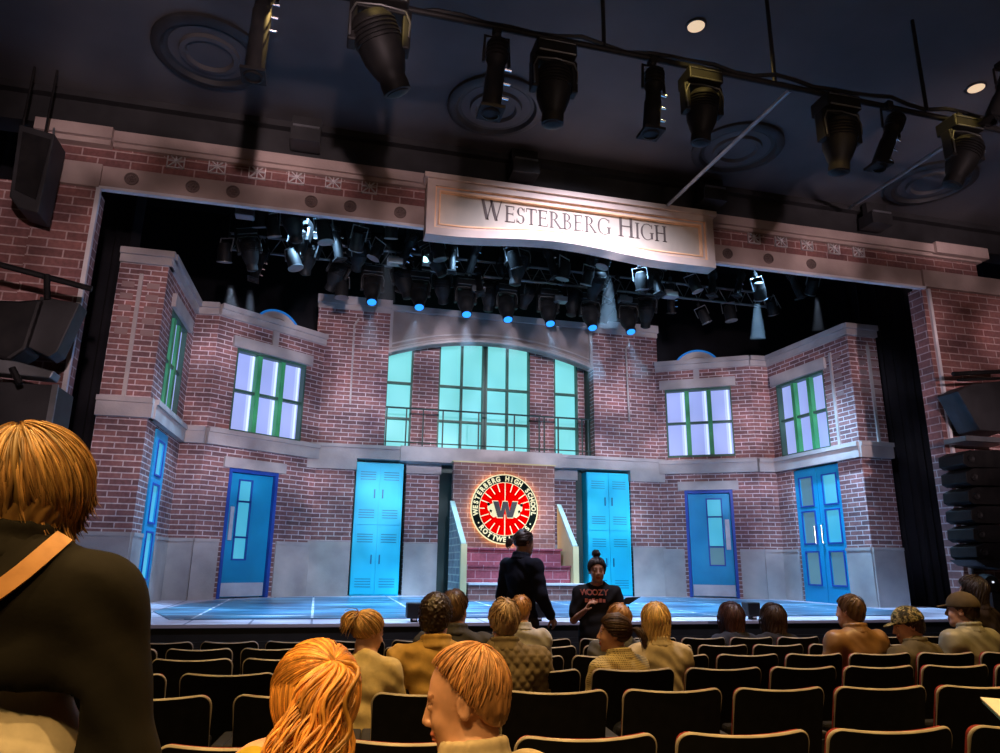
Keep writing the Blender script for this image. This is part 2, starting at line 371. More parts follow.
b = MB(); b.box(PR, -3.35, xl + .05, ztop - .14, ztop, -.2, .16); b.box(PR, -3.35, xl + .03, ztop - .2, ztop - .14, -.2, .11); b.box(PR, xl + .05, 9.5, ztop - .13, ztop, -.2, .10); b.box(PR, xl + .05, 9.5, ztop - .18, ztop - .13, -.2, .06)
b.box(PR, 8.6, 9.55, ztop - .15, ztop + .02, -.2, .15)
b.build('moulding', 'stone_portal', pt)
b = MB(); b.box(PR, xl - .05, xr + .05, zl - .035, zl, .0, .07); b.build('edge_trim', 'stone_trim', pt)
b = MB(); b.box(PR, xl - .045, xl, -.3, zl - .03, .02, .07); b.build('edge_trim', 'stone_trim', pt)
b = MB(); b.box(PR, xr + .075, xr + .12, -.3, zl - .03, .02, .07); b.build('edge_trim', 'stone_trim', pt)
b = MB(); b.box(PR, xr - .0, xr + .075, -.3, zl, -.22, .03); b.build('brick_return', 'brick_portal', pt)
def grille(cx, cz, s, d):
    m = MB(); t = s * .09
    m.box(PR, cx - s, cx + s, cz - s, cz - s + t, d, d + .03); m.box(PR, cx - s, cx + s, cz + s - t, cz + s, d, d + .03)
    m.box(PR, cx - s, cx - s + t, cz - s, cz + s, d, d + .03); m.box(PR, cx + s - t, cx + s, cz - s, cz + s, d, d + .03)
    for k in range(4):
        a = k * PI / 4; c, sn = math.cos(a), math.sin(a); L = s * (1 if k % 2 == 0 else 1.3)
        m.prism(PR, [(cx + L * c * q - sn * w * t * .6, cz + L * sn * q + c * w * t * .6) for q, w in ((-1, -1), (1, -1), (1, 1), (-1, 1))], d, d + .022 + .002 * k)
    m.lathe(PR.pt(cx, cz, d), PR.n, [(s * .22, 0), (s * .22, .035), (0.001, .035)], 12)
    m.build('vent_grille', 'stone_trim', pt)
for px, py in [(176, 164), (217, 170), (257, 176), (296, 183), (333, 188), (369, 193), (754, 247), (781, 251), (807, 254), (834, 258), (859, 262)]:
    p = AY(px, py, YP); grille(p.x, 5.955, .095, .0)
def rosette(cx, cz, r, d):
    m = MB(); m.lathe(PR.pt(cx, cz, d), PR.n, [(r, 0), (r, .018), (r * .82, .022), (r * .78, .008), (.001, .008)], 20)
    for k in range(6):
        a = k * PI / 3; m.lathe(PR.pt(cx + math.cos(a) * r * .45, cz + math.sin(a) * r * .45, d + .006), PR.n, [(r * .2, 0), (r * .15, .014), (.001, .018)], 8)
    m.lathe(PR.pt(cx, cz, d + .006), PR.n, [(r * .2, 0), (r * .15, .02), (.001, .024)], 8)
    m.build('rosette', 'rosette_stone', pt)
for px, py in [(132, 177), (193, 185), (233, 192), (311, 204), (350, 210), (400, 216), (728, 262), (769, 267), (812, 274)]:
    p = AY(px, py, YP - .04); rosette(p.x, zl + .14, .075, .04)

# ---- name board
sg = thing('name_board', 'pale stone name board with gilt moulding lettered WESTERBERG HIGH over the stage', 'sign', (2.96, YP, zl))
D0 = .10
def SP(px, py, d=.2): p = AY(px, py, YP - d); return (p.x, p.z)
sx0, sx1 = SP(427, 185)[0], SP(711, 231)[0]
stopz = 6.06
def wave(u):   # 0..1 across the board: low at both ends, lifted in the middle
    c, h = .44, .40
    return (math.cos((u - c) / h * PI) + 1) / 2 if abs(u - c) < h else 0.
NB = 40
def board_ring(m, x0, x1, zt, zb, amp, w, d0, d1, mat=None):
    'picture-frame moulding of width w whose lower rail follows the wave'
    A_ = [(x0 + (x1 - x0) * k / NB, zb + amp * wave(k / NB)) for k in range(NB + 1)]
    B_ = [(a[0], a[1] + w) for a in A_]
    m.band(PR, A_, B_, d0, d1, mat)
    m.box(PR, x0, x1, zt - w, zt, d0, d1, mat)
    m.box(PR, x0, x0 + w, zb + w * .5, zt - w * .5, d0, d1 - .001, mat); m.box(PR, x1 - w, x1, zb + w * .5, zt - w * .5, d0, d1 - .001, mat)
zb = 5.30
fcx = (sx0 + sx1) / 2
b = MB(); board_ring(b, sx0, sx1, stopz, zb, .10, .10, .04, .26); b.box(PR, sx0 - .04, sx1 + .04, stopz - .02, stopz + .045, .02, .30); b.build('outer_frame', 'sign_frame', sg)
b = MB(); board_ring(b, sx0 + .085, sx1 - .085, stopz - .07, zb + .085, .10, .035, .06, .235); board_ring(b, sx0 + .155, sx1 - .155, stopz - .14, zb + .155, .10, .02, .06, .225); b.build('gilt_moulding', 'sign_gilt', sg)
b = MB(); board_ring(b, sx0 + .118, sx1 - .118, stopz - .10, zb + .118, .10, .04, .06, .215); b.build('inner_moulding', 'sign_frame', sg)
A_ = [(sx0 + .1 + (sx1 - sx0 - .2) * k / NB, zb + .1 + .10 * wave(k / NB)) for k in range(NB + 1)]
b = MB(); b.band(PR, A_, [(a[0], stopz - .09) for a in A_], .05, .17); b.build('board_panel', 'sign_face', sg)
# serif small capitals built from strokes; unit cap height 1
def stroke(m, p, q, w, X, h=True):
    (x0, z0), (x1, z1) = p, q
    if h: m.prism(PR, [X(x0 - w / 2, z0), X(x0 + w / 2, z0), X(x1 + w / 2, z1), X(x1 - w / 2, z1)] if z1 > z0 else [X(x1 - w / 2, z1), X(x1 + w / 2, z1), X(x0 + w / 2, z0), X(x0 - w / 2, z0)], .17, .176)
    else: m.prism(PR, [X(x0, z0 - w / 2), X(x1, z1 - w / 2), X(x1, z1 + w / 2), X(x0, z0 + w / 2)], .17, .176)
def arcst(m, cx, cz, rx, rz, a0, a1, w0, w1, X, n=14):
    'band along an elliptical arc, thick (w0) where it runs upright and thin (w1) where it runs level'
    I, O = [], []
    for k in range(n + 1):
        a = a0 + (a1 - a0) * k / n; c, s_ = math.cos(a), math.sin(a); w = w1 + (w0 - w1) * c * c
        O.append(X(cx + (rx) * c, cz + rz * s_)); I.append(X(cx + (rx - w) * c, cz + (rz - w * .55) * s_))
    for k in range(n): m.prism(PR, [I[k], O[k], O[k + 1], I[k + 1]], .17, .176)
TK, TN = .135, .05
def glyph(m, ch, X):
    S = lambda *a: stroke(m, *a, X)
    H_ = lambda x0, x1, z, w=TN: stroke(m, (x0, z), (x1, z), w, X, False)
    def stem(x): S((x, 0), (x, 1), TK); H_(x - .15, x + .15, .02, .04); H_(x - .15, x + .15, .98, .04)
    if ch == 'W':
        S((.10, 1), (.36, 0), TK); S((.36, 0), (.58, .95), TN); S((.52, 1), (.80, 0), TK); S((.80, 0), (1.06, 1), TN)
        for x in (.10, .52, 1.06): H_(x - .13, x + .13, .98, .04)
        return 1.18
    if ch == 'H': stem(.18); stem(.74); H_(.18, .74, .52); return .92
    if ch == 'I': stem(.18); return .36
    if ch == 'E':
        stem(.18); H_(.18, .62, .975); H_(.18, .56, .52); H_(.18, .66, .025)
        S((.60, .80), (.62, 1), .04); S((.56, .43), (.56, .61), .035); S((.68, .2), (.65, 0), .04); return .74
    if ch == 'T':
        S((.36, 0), (.36, 1), TK); H_(.21, .51, .02, .04); H_(.02, .70, .975); S((.03, .78), (.04, 1), .04); S((.69, .78), (.68, 1), .04); return .74
    if ch == 'R':
        stem(.18); arcst(m, .24, .74, .36, .26, -PI / 2, PI / 2, TK, TN, X); S((.78, 0), (.40, .48), TK); H_(.66, .90, .02, .04); return .86
    if ch == 'B':
        stem(.18); arcst(m, .24, .76, .33, .24, -PI / 2, PI / 2, TK, TN, X); arcst(m, .24, .27, .40, .27, -PI / 2, PI / 2, TK, TN, X); return .72
    if ch == 'S':
        arcst(m, .30, .74, .23, .26, PI * .15, PI * 1.5, .12, TN, X); arcst(m, .30, .26, .25, .26, -PI * .85, PI * .5, .13, TN, X)
        S((.52, .74), (.53, .96), .04); S((.05, .04), (.06, .28), .04); return .62
    if ch == 'G':
        arcst(m, .50, .50, .46, .52, PI * .28, PI * 1.68, .13, TN, X, 22); S((.82, .06), (.82, .44), TK); H_(.68, .96, .44, .04); S((.83, .74), (.83, .95), .04); return .98
    return .4
def lettering(word_spec, x0, x1, zbase):
    dummy = MB(); tot = 0
    for ch, hs in word_spec:
        tot += (.42 * hs if ch == ' ' else (glyph(dummy, ch, lambda x, z: (x, z)) + .02) * hs)
    k = (x1 - x0) / tot; x = x0
    for ch, hs in word_spec:
        if ch == ' ': x += .42 * hs * k; continue
        m = MB(); s = hs * k
        w = glyph(m, ch, lambda u, z, x=x, s=s, hs=hs: (x + u * s, zbase(x) + z * s * LZ))
        o = m.build('letter', 'sign_letter', sg); x += (w + .02) * s
LZ = 1.12
lx0, lx1 = SP(480, 215, .17)[0], SP(668, 250, .17)[0]
spec = [('W', 1.3)] + [(c, 1) for c in 'ESTERBERG'] + [(' ', 1), ('H', 1.3)] + [(c, 1) for c in 'IGH']
lettering(spec, lx0, lx1, lambda x: 5.63)

# ================================================================ the school scenery
ZT = 5.66; ZB = 3.30; ZC = 3.56      # cornice top, ledge bottom / top
YB = 13.35
Lp = [(-2.92, 10.12), (-2.30, 10.12), (-2.24, 12.12), (-1.86, 12.08), (-.14, YB)]
Rp = [(6.66, YB), (8.26, 12.36), (8.64, 12.32), (8.77, 10.14), (9.36, 10.14)]
def zf(fr, u): p = fr.pt(u, 0); return zdeck(p.y)
def scenery(name, label, cat='scenery wall'): return thing(name, label, cat)
def window(fr, u0, u1, z0, z1, parent, cols=3, rows=2, side=0.03, post=.085, deep=.16, strip=1, pane='pane_lilac', lip='green_side'):
    w = MB(); d0, d1 = -deep, .015
    g = .045
    w.wall(fr, u0, u1, z0, z1, d0, d1 - .01, [(u0 + g * .6, u1 - g * .6, z0 + g, z1 - g)])
    fo = w.build('window_frame', 'green_frame', parent); fo['label'] = 'dark green window frame'
    cw = (u1 - u0) / cols
    for c in range(1, cols):
        m = MB(); x = u0 + cw * c; m.box(fr, x - post / 2, x + post / 2, z0 + g, z1 - g, -deep + .005, -.02); m.build('mullion', lip, fo)
    for r in range(1, rows):
        m = MB(); z = z0 + (z1 - z0) * r / rows; m.box(fr, u0 + g * .5, u1 - g * .5, z - .022, z + .022, -deep + .006, -.03); m.build('glazing_bar', 'green_frame', fo)
    for c in range(cols):
        for r in range(rows):
            a, e = u0 + cw * c, u0 + cw * (c + 1); lo, hi = z0 + (z1 - z0) * r / rows, z0 + (z1 - z0) * (r + 1) / rows
            m = MB(); m.box(fr, a + .004, e - .004, lo + .004, hi - .004, -deep - .02, -deep + .002); m.build('pane', pane, fo)
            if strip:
                m = MB(); m.box(fr, e - post / 2 - .05, e - post / 2 - .015, lo + .03, hi - .03, -deep + .003, -deep + .012); m.build('glow_strip', 'pane_strip', fo)
                m = MB(); m.box(fr, e - post / 2 - .095, e - post / 2 - .05, lo + .02, hi - .02, -deep + .003, -deep + .008); m.build('glow_strip', 'pane_glow_falloff', fo)  # second band paints the strip's glow fading into the pane
    return fo
def cornice(fr, u0, u1, parent, z=ZT, h=.20, proj=.10, mat='stone', e0=0, e1=0):
    m = MB(); m.box(fr, u0 - e0, u1 + e1, z - h * .45, z, -.2, proj); m.box(fr, u0 - e0 * .6, u1 + e1 * .6, z - h, z - h * .45, -.2, proj * .55); m.build('cornice', mat, parent)
def ledge(fr, u0, u1, parent, z0=ZB, z1=ZC, proj=.09, e0=0, e1=0):
    m = MB(); m.box(fr, u0 - e0, u1 + e1, z1 - .07, z1, -.2, proj + .03); m.box(fr, u0 - e0, u1 + e1, z0, z1 - .07, -.2, proj); m.build('stone_ledge', 'stone', parent)
def stonebase(fr, segs, parent, z1=1.83, proj=.025):
    for a, e in segs:
        m = MB(); n = max(1, round((e - a) / .9)); w = (e - a) / n
        m.box(fr, a, e, zdeck(fr.pt((a + e) / 2, 0).y) - .01, z1 - .05, -.02, proj); m.box(fr, a, e, z1 - .05, z1, -.02, proj + .012)
        m.build('stone_base', 'stone_base', parent)
# --- left tower front
fl0 = Fr(Lp[0], Lp[1]); t = scenery('brick_tower', 'tall brick tower flat at the left end of the school set, front face')
t.location = (-2.6, 10.12, .88)
b = MB(); b.wall(fl0, 0, fl0.L, .87, ZT - .1, -.2, 0); b.build('brick_wall', 'brick', t)
cornice(fl0, 0, fl0.L, t, e1=.08); ledge(fl0, 0, fl0.L, t, e1=.06); stonebase(fl0, [(0, fl0.L)], t)
m = MB(); m.box(fl0, .27, .32, ZC, ZT - .35, 0, .03); m.build('pipe', 'stone', t)
def quoins(fr, us, parent):
    for u in us:
        for k in range(5): m = MB(); m.box(fr, u - .08, u + .08, ZT - .55 - k * .17, ZT - .47 - k * .17, 0, .010); m.build('stone_block', 'quoin', parent)
quoins(fl0, (.14, .46), t)
# --- left receding face with the green window and the blue door
fl1 = Fr(Lp[1], Lp[2]); t2 = scenery('side_facade', 'narrow receding brick wall with a green window and half-hidden blue door, left of stage')
t2.location = (-2.27, 11.1, .88)
w0 = fl1.hit(163, 400)[0]; w1 = fl1.hit(186, 360)[0]; wz1 = 5.02; wz0 = fl1.hit(175, 420)[1]
w0, w1 = .50, 1.55; wz0 = 3.57
dd0, dd1, dz = .46, 1.18, 3.28
b = MB(); b.wall(fl1, 0, fl1.L, .87, ZT - .1, -.2, 0, [(w0, w1, wz0, wz1), (dd0, dd1, .5, dz)]); b.build('brick_wall', 'brick', t2)
cornice(fl1, 0, fl1.L, t2); ledge(fl1, 0, fl1.L, t2); stonebase(fl1, [(0, dd0), (dd1, fl1.L)], t2)
window(fl1, w0, w1, wz0, wz1, t2, 3, 2, deep=.07, post=.12, strip=0)
m = MB(); m.box(fl1, w0 - .1, w1 + .1, wz1, wz1 + .2, -.02, .06); m.build('lintel', 'stone', t2)
def door_leaf(fr, u0, u1, z0, z1, parent, glass, d=-.10, plate=False, handle=None, name='door', mat='blue_paint', pane='pane_door', proud=.02):
    m = MB(); m.wall(fr, u0, u1, z0, z1, d - .05, d, [(g[0], g[1], g[2], g[3]) for g in glass]); o = m.build(name, mat, parent)
    for g in glass:
        q = MB(); q.box(fr, g[0], g[1], g[2], g[3], d - .04, d - .02); q.build('window_pane', g[4] if len(g) > 4 else pane, o)
        q = MB(); q.wall(fr, g[0] - .025, g[1] + .025, g[2] - .025, g[3] + .025, d, d + .014, [(g[0], g[1], g[2], g[3])]); q.build('glass_bead', 'blue_frame', o)
    if plate: q = MB(); q.box(fr, u0 + .01, u1 - .01, z0 + .01, z0 + .22, d, d + .008); q.build('kick_plate', 'kick_plate', o)
    if handle: q = MB(); q.box(fr, *handle, d, d + .02); q.build('push_plate', 'kick_plate', o)
    return o
zz = zdeck(11.1)
door_leaf(fl1, dd0 + .03, dd1 - .03, zz, dz - .03, t2, [(dd0 + .18, dd0 + .50, zz + .35, zz + .95), (dd0 + .18, dd0 + .50, zz + 1.1, zz + 1.6), (dd0 + .18, dd0 + .50, zz + 1.75, zz + 2.2)], d=.02)
# --- left angled facade with lilac window and blue door
def facade(name, label, fr, side):
    t = scenery(name, label); c = fr.pt(fr.L / 2, .88); t.location = c
    z0 = zdeck(c.y)
    if side < 0:
        a, _ = fr.hit(232, 400); e, zt_ = fr.hit(306, 372); _, zb_ = fr.hit(255, 432)
        da, _ = fr.hit(222, 540); de, dzt = fr.hit(278, 480)
        z_w0, z_w1 = ZC + .0, fr.hit(270, 356)[1]
        lz = fr.hit(250, 470)[1]
    else:
        a, _ = fr.hit(666, 420); e, _ = fr.hit(733, 420)
        da, _ = fr.hit(687, 540); de, _ = fr.hit(736, 540)
        z_w0, z_w1 = fr.hit(700, 457)[1], fr.hit(700, 388)[1]
        lz = fr.hit(710, 490)[1]
    z_w0 = max(z_w0, ZC)
    b = MB(); b.wall(fr, 0, fr.L, .87, ZT - .1, -.2, 0, [(a, e, z_w0, z_w1), (da, de, .5, lz)]); b.build('brick_wall', 'brick', t)
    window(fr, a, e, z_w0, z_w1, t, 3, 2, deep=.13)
    m = MB(); m.box(fr, a - .1, e + .1, z_w1, z_w1 + .19, -.02, .06); m.build('lintel', 'stone', t)
    cornice(fr, 0, fr.L, t); ledge(fr, 0, fr.L, t)
    # keystone
    m = MB(); m.box(fr, (a + e) / 2 - .06, (a + e) / 2 + .06, z_w1 + .19, ZT - .2, 0, .03); m.build('keystone', 'stone', t)
    stonebase(fr, [(0, da - .06), (de + .06, fr.L)], t)
    m = MB(); m.box(fr, da - .12, de + .12, lz, lz + .17, -.02, .05); m.build('lintel', 'stone', t)
    m = MB(); m.wall(fr, da, de, z0, lz, -.16, .01, [(da + .055, de - .055, z0 - .1, lz - .06)]); m.build('door_frame', 'blue_frame', t)
    w = de - da; g0 = z0 + 1.0; gh = lz - z0
    if side < 0: gx0, gx1 = da + w * .27, da + w * .50; hx = (da + w * .13, da + w * .20, z0 + gh * .44, z0 + gh * .70)
    else: gx0, gx1 = da + w * .46, da + w * .74; hx = (da + w * .80, da + w * .89, z0 + gh * .44, z0 + gh * .72)
    gz = [z0 + gh * .30, z0 + gh * .47, z0 + gh * .75, z0 + gh * .91]
    door_leaf(fr, da + .06, de - .06, z0 + .02, lz - .065, t, [(gx0, gx1, gz[0], gz[1] - .02, 'pane_door' if side < 0 else 'pane_dim'), (gx0, gx1, gz[1], gz[2] - .02), (gx0, gx1, gz[2], gz[3])], d=-.06, plate=True, handle=hx)
    # semicircular dormer with a neon outline on top
    cu = fr.hit(281, 318)[0] if side < 0 else fr.hit(696, 356)[0]
    R = .44; zc = ZT - .16
    arc = [(cu + R * math.cos(k * PI / 24), zc + R * .85 * math.sin(k * PI / 24)) for k in range(25)]
    m = MB(); m.prism(fr, arc, -.28, -.08); m.build('dormer', 'stone', t)
    m = MB(); a2 = [(cu + (R * .7) * math.cos(k * PI / 24), zc + R * .85 * .65 * math.sin(k * PI / 24)) for k in range(25)]; a3 = [(cu + (R * .8) * math.cos(k * PI / 24), zc + R * .85 * .77 * math.sin(k * PI / 24)) for k in range(25)]
    m.band(fr, a2, a3, -.08, -.05); m.build('arch_moulding', 'stone', t)
    m = MB(); m.tube([fr.pt(cu + (R + .012) * math.cos(k * PI / 24), zc + (R + .012) * .85 * math.sin(k * PI / 24), -.07) for k in range(25)], .02, 8); m.build('neon_tube', 'neon_blue', t)
    return t
fl2 = Fr(Lp[2], Lp[3])
t = scenery('brick_corner_post', 'short brick corner piece between side wall and angled facade, left of stage'); t.location = fl2.pt(.2, .9)
b = MB(); b.wall(fl2, 0, fl2.L, .87, ZT - .1, -.2, 0); b.build('brick_wall', 'brick', t); cornice(fl2, 0, fl2.L, t); ledge(fl2, 0, fl2.L, t); stonebase(fl2, [(0, fl2.L)], t)
fl3 = Fr(Lp[3], Lp[4]); facade('brick_facade', 'angled brick facade with lilac window above a blue door, left half of set', fl3, -1)
fr3 = Fr(Rp[0], Rp[1]); facade('brick_facade', 'angled brick facade with lilac window above a single blue door, right half of set', fr3, 1)
fr2 = Fr(Rp[1], Rp[2])
t = scenery('brick_corner_post', 'short brick corner piece beside the double doors, right of stage'); t.location = fr2.pt(.2, .9)
b = MB(); b.wall(fr2, 0, fr2.L, .87, ZT - .1, -.2, 0); b.build('brick_wall', 'brick', t); cornice(fr2, 0, fr2.L, t); ledge(fr2, 0, fr2.L, t); stonebase(fr2, [(0, fr2.L)], t)
# --- right receding wall with window and double doors
fr1 = Fr(Rp[2], Rp[3]); t = scenery('side_facade', 'receding brick wall with lilac window over tall blue double doors, right of stage'); t.location = fr1.pt(1, .9)
a, e = fr1.hit(779, 420)[0], fr1.hit(826, 400)[0]; zw1 = (fr1.hit(778, 384)[1] + fr1.hit(820, 372)[1]) / 2; zw0 = ZC
da, de = fr1.hit(797, 530)[0], fr1.hit(845, 530)[0]; dz = ZB - .0
b = MB(); b.wall(fr1, 0, fr1.L, .87, ZT - .1, -.2, 0, [(a, e, zw0, zw1), (da, de, .5, dz)]); b.build('brick_wall', 'brick', t)
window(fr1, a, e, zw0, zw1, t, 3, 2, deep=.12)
m = MB(); m.box(fr1, a - .1, e + .1, zw1, zw1 + .2, -.02, .06); m.build('lintel', 'stone', t)
cornice(fr1, 0, fr1.L, t, e1=.05); ledge(fr1, 0, fr1.L, t, e1=.05); stonebase(fr1, [(0, da), (de, fr1.L)], t)
m = MB(); m.box(fr1, e + .2, e + .25, ZC, ZT - .4, 0, .03); m.build('pipe', 'stone', t)
quoins(fr1, (e + .12, e + .36), t)
z0 = zdeck(11.2); mid = (da + de) / 2; hh = dz - z0
for k, (u0, u1) in enumerate([(da, mid), (mid, de)]):
    w = u1 - u0; gl = []
    for q, (lo, hi) in enumerate([(.13, .36), (.43, .66), (.71, .92)]):
        gl.append((u0 + w * .25, u1 - w * .22, z0 + hh * lo, z0 + hh * hi, 'pane_dim' if k == 0 or q == 0 else 'pane_door'))
    o = door_leaf(fr1, u0 + .01, u1 - .01, z0, dz - .02, t, gl, d=-.04)
    hx = u1 - .1 if k == 0 else u0 + .07
    q = MB(); q.tube([fr1.pt(hx, z0 + 1.0, -.02), fr1.pt(hx, z0 + 1.02, .03), fr1.pt(hx, z0 + 1.33, .03), fr1.pt(hx, z0 + 1.35, -.02)], .012, 6); q.build('door_handle', 'chrome', o)
# --- right tower front
fr0 = Fr(Rp[3], Rp[4]); t = scenery('brick_tower', 'tall brick tower flat at the right end of the school set, front face'); t.location = fr0.pt(.3, .88)
b = MB(); b.wall(fr0, 0, fr0.L, .87, ZT - .1, -.2, 0); b.build('brick_wall', 'brick', t)
cornice(fr0, 0, fr0.L, t, e0=.08); ledge(fr0, 0, fr0.L, t, e0=.06); stonebase(fr0, [(0, fr0.L)], t)
m = MB(); m.box(fr0, .36, .41, ZC, ZT - .35, 0, .03); m.build('pipe', 'stone', t); quoins(fr0, (.24, .5), t)

# --- central wall
FB = Fr((0, YB), (1, YB))
U = lambda px, py: AY(px, py, YB).x
Zc = lambda px, py: AY(px, py, YB).z
t = scenery('central_facade', 'central brick facade with the great arched teal window and balcony rail', 'scenery wall'); t.location = (3.2, YB, .9)
xL, xR = -.30, 6.72
aL, aR = U(386, 400), U(594, 400)
zst = ZC + .02; ztt = 6.48
b = MB(); b.wall(FB, xL, aL, zst, ztt, -.25, 0); b.build('brick_pilaster', 'brick', t)
b = MB(); b.wall(FB, aR, xR, zst, ztt, -.25, 0); b.build('brick_pilaster', 'brick', t)
for u0, u1 in ((xL, aL), (aR, xR)):
    m = MB(); m.box(FB, u0 - .03, u1 + .03, ztt - .16, ztt, -.25, .06); m.box(FB, u0 - .01, u1 + .01, ztt - .26, ztt - .16, -.25, .03); m.build('pilaster_cap', 'stone', t)
    m = MB(); uu = (u0 + u1) / 2; m.tube([FB.pt(uu + .02, 4.35, .04), FB.pt(uu, 5.9, .04), FB.pt(uu + .08, 6.05, .02)], .02, 6); m.build('drain_pipe', 'stone', t)
# arch head
acx = (aL + aR) / 2; hw = (aR - aL) / 2; zsp = Zc(388, 354) + .02; zap = Zc(486, 345) + .05
Rr = (hw * hw + (zap - zsp) ** 2) / (2 * (zap - zsp)); zcc = zap - Rr
def archz(x, off=0): r = Rr + off; return zcc + math.sqrt(max(r * r - (x - acx) ** 2, 0))
K = 48; xs = [aL + (aR - aL) * k / K for k in range(K + 1)]
b = MB(); b.band(FB, [(x, archz(x)) for x in xs], [(x, 6.40) for x in xs], -.25, -.06); b.build('arch_panel', 'arch_stone', t)
for off, w, d in ((0, .05, .02), (.07, .03, -.02), (.16, .03, -.03)):
    b = MB(); b.band(FB, [(x, min(archz(x, off), 6.39)) for x in xs], [(x, min(archz(x, off) + w, 6.40)) for x in xs], -.1, d); b.build('arch_moulding', 'stone', t)
b = MB(); b.box(FB, aL, aR, 6.3, 6.42, -.2, .0); b.box(FB, aL, aL + .06, archz(aL), 6.3, -.2, -.02); b.box(FB, aR - .06, aR, archz(aR), 6.3, -.2, -.02); b.build('panel_border', 'stone', t)
# recess behind the arch
YW = YB + .55; FW = Fr((0, YW), (1, YW)); UW = lambda px, py: AY(px, py, YW).x
wins = [(UW(385, 400), UW(412, 400)), (UW(438, 400), UW(530, 400)), (UW(554, 400), UW(578, 400))]
zw0 = ZC + .05
holes = [(a, e, zw0, 9) for a, e in wins]
b = MB(); b.wall(FW, aL - .4, aR + .6, zst - .1, 6.45, -.2, 0, [(a, e, zw0, 6.2) for a, e in wins]); b.build('brick_recess', 'brick', t)
b = MB(); b.box(FB, aR - .002, aR + .05, zst, 6.3, -.56, -.24); b.build('arch_reveal', 'deep_green', t)
for wi, (a, e) in enumerate(wins):
    cols = 4 if wi == 1 else 1
    m = MB(); zt_ = 6.2; m.wall(FW, a, e, zw0, zt_, -.14, -.0, [(a + .03, e - .03, zw0 + .03, zt_ - .03)]); fo = m.build('arched_window', 'green_frame', t)
    zr = [zw0, zw0 + (archz(acx) - zw0) * .30, zw0 + (archz(acx) - zw0) * .63, zt_]
    for k in range(1, cols):
        m = MB(); x = a + (e - a) * k / cols; w = .05 if k == 2 else .02; m.box(FW, x - w, x + w, zw0, zt_, -.12, .005 if k == 2 else -.01); m.build('mullion', 'green_frame', fo)
        if k == 2: m = MB(); m.box(FW, x - .012, x + .012, zw0, zt_, -.0, .02); m.build('mullion', 'deep_green', fo)
    for z in zr[1:3]:
        m = MB(); m.box(FW, a + .02, e - .02, z - .02, z + .02, -.12, -.02); m.build('glazing_bar', 'green_frame', fo)
    for k in range(cols):
        for j in range(3):
            m = MB(); m.box(FW, a + (e - a) * k / cols + .003, a + (e - a) * (k + 1) / cols - .003, zr[j] + .003, zr[j + 1] - .003, -.16, -.13); m.build('pane', 'pane_teal', fo)
# ledge across
b = MB(); b.box(FB, xL - .02, xR + .02, ZB + .05, ZC - .02, -.6, .06); b.box(FB, xL - .02, xR + .02, ZC - .02, ZC + .04, -.6, .10); b.box(FB, U(400, 450), U(560, 455), ZB + .03, ZC + .05, -.2, .14); b.build('stone_ledge', 'stone', t)
# lower storey
ZL = ZB + .05; zf0 = zdeck(YB) - .01
pil = [(xL, U(352, 520)), (U(406, 520), U(440, 520)), (U(557, 520), U(580, 520)), (U(632, 530), xR)]
for k, (u0, u1) in enumerate(pil):
    d = -.0 if k in (0, 3) else -.22
    b = MB(); b.wall(FB, u0, u1, zf0, ZL, -.45, d); b.build('brick_pilaster', 'brick', t)
    b = MB(); b.box(FB, u0 - .02, u1 + .02, 3.14, ZL, -.3, d + .07); b.build('stone_block', 'stone', t)
    b = MB(); b.box(FB, u0, u1, zf0, 1.86, -.2, d + .025); b.build('stone_base', 'stone_base', t)
    if k == 0: b = MB(); b.box(FB, u0 - .01, u0 + .10, 3.14, ZL, -.2, .11); b.build('stone_block', 'stone', t)
b = MB(); b.wall(FB, xL, xR, zf0, ZL, -1.0, -.85); b.build('back_panel', 'deep_green', t)
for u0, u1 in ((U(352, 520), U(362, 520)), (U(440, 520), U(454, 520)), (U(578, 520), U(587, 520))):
    b = MB(); b.box(FB, u0, u1, zf0, ZL, -.55, -.26); b.build('dark_column', 'deep_green', t)
# balcony rail in front of the arched window
rl = thing('balcony_rail', 'thin dark green balcony railing crossing in front of the arched window', 'railing', (acx, YB, ZC))
for z, r_ in ((ZC + .82, .018), (ZC + .16, .012)):
    m = MB(); m.tube([FB.pt(aL + .01, z, -.12), FB.pt(aR - .01, z, -.12)], r_, 6); m.build('rail', 'deep_green', rl)
for px in (387, 407, 424, 444, 480, 516, 541, 546, 560, 584, 590):
    m = MB(); x = U(px, 420); m.box(FB, x - .012, x + .012, ZC + .04, ZC + .83, -.135, -.11); m.build('baluster', 'deep_green', rl)

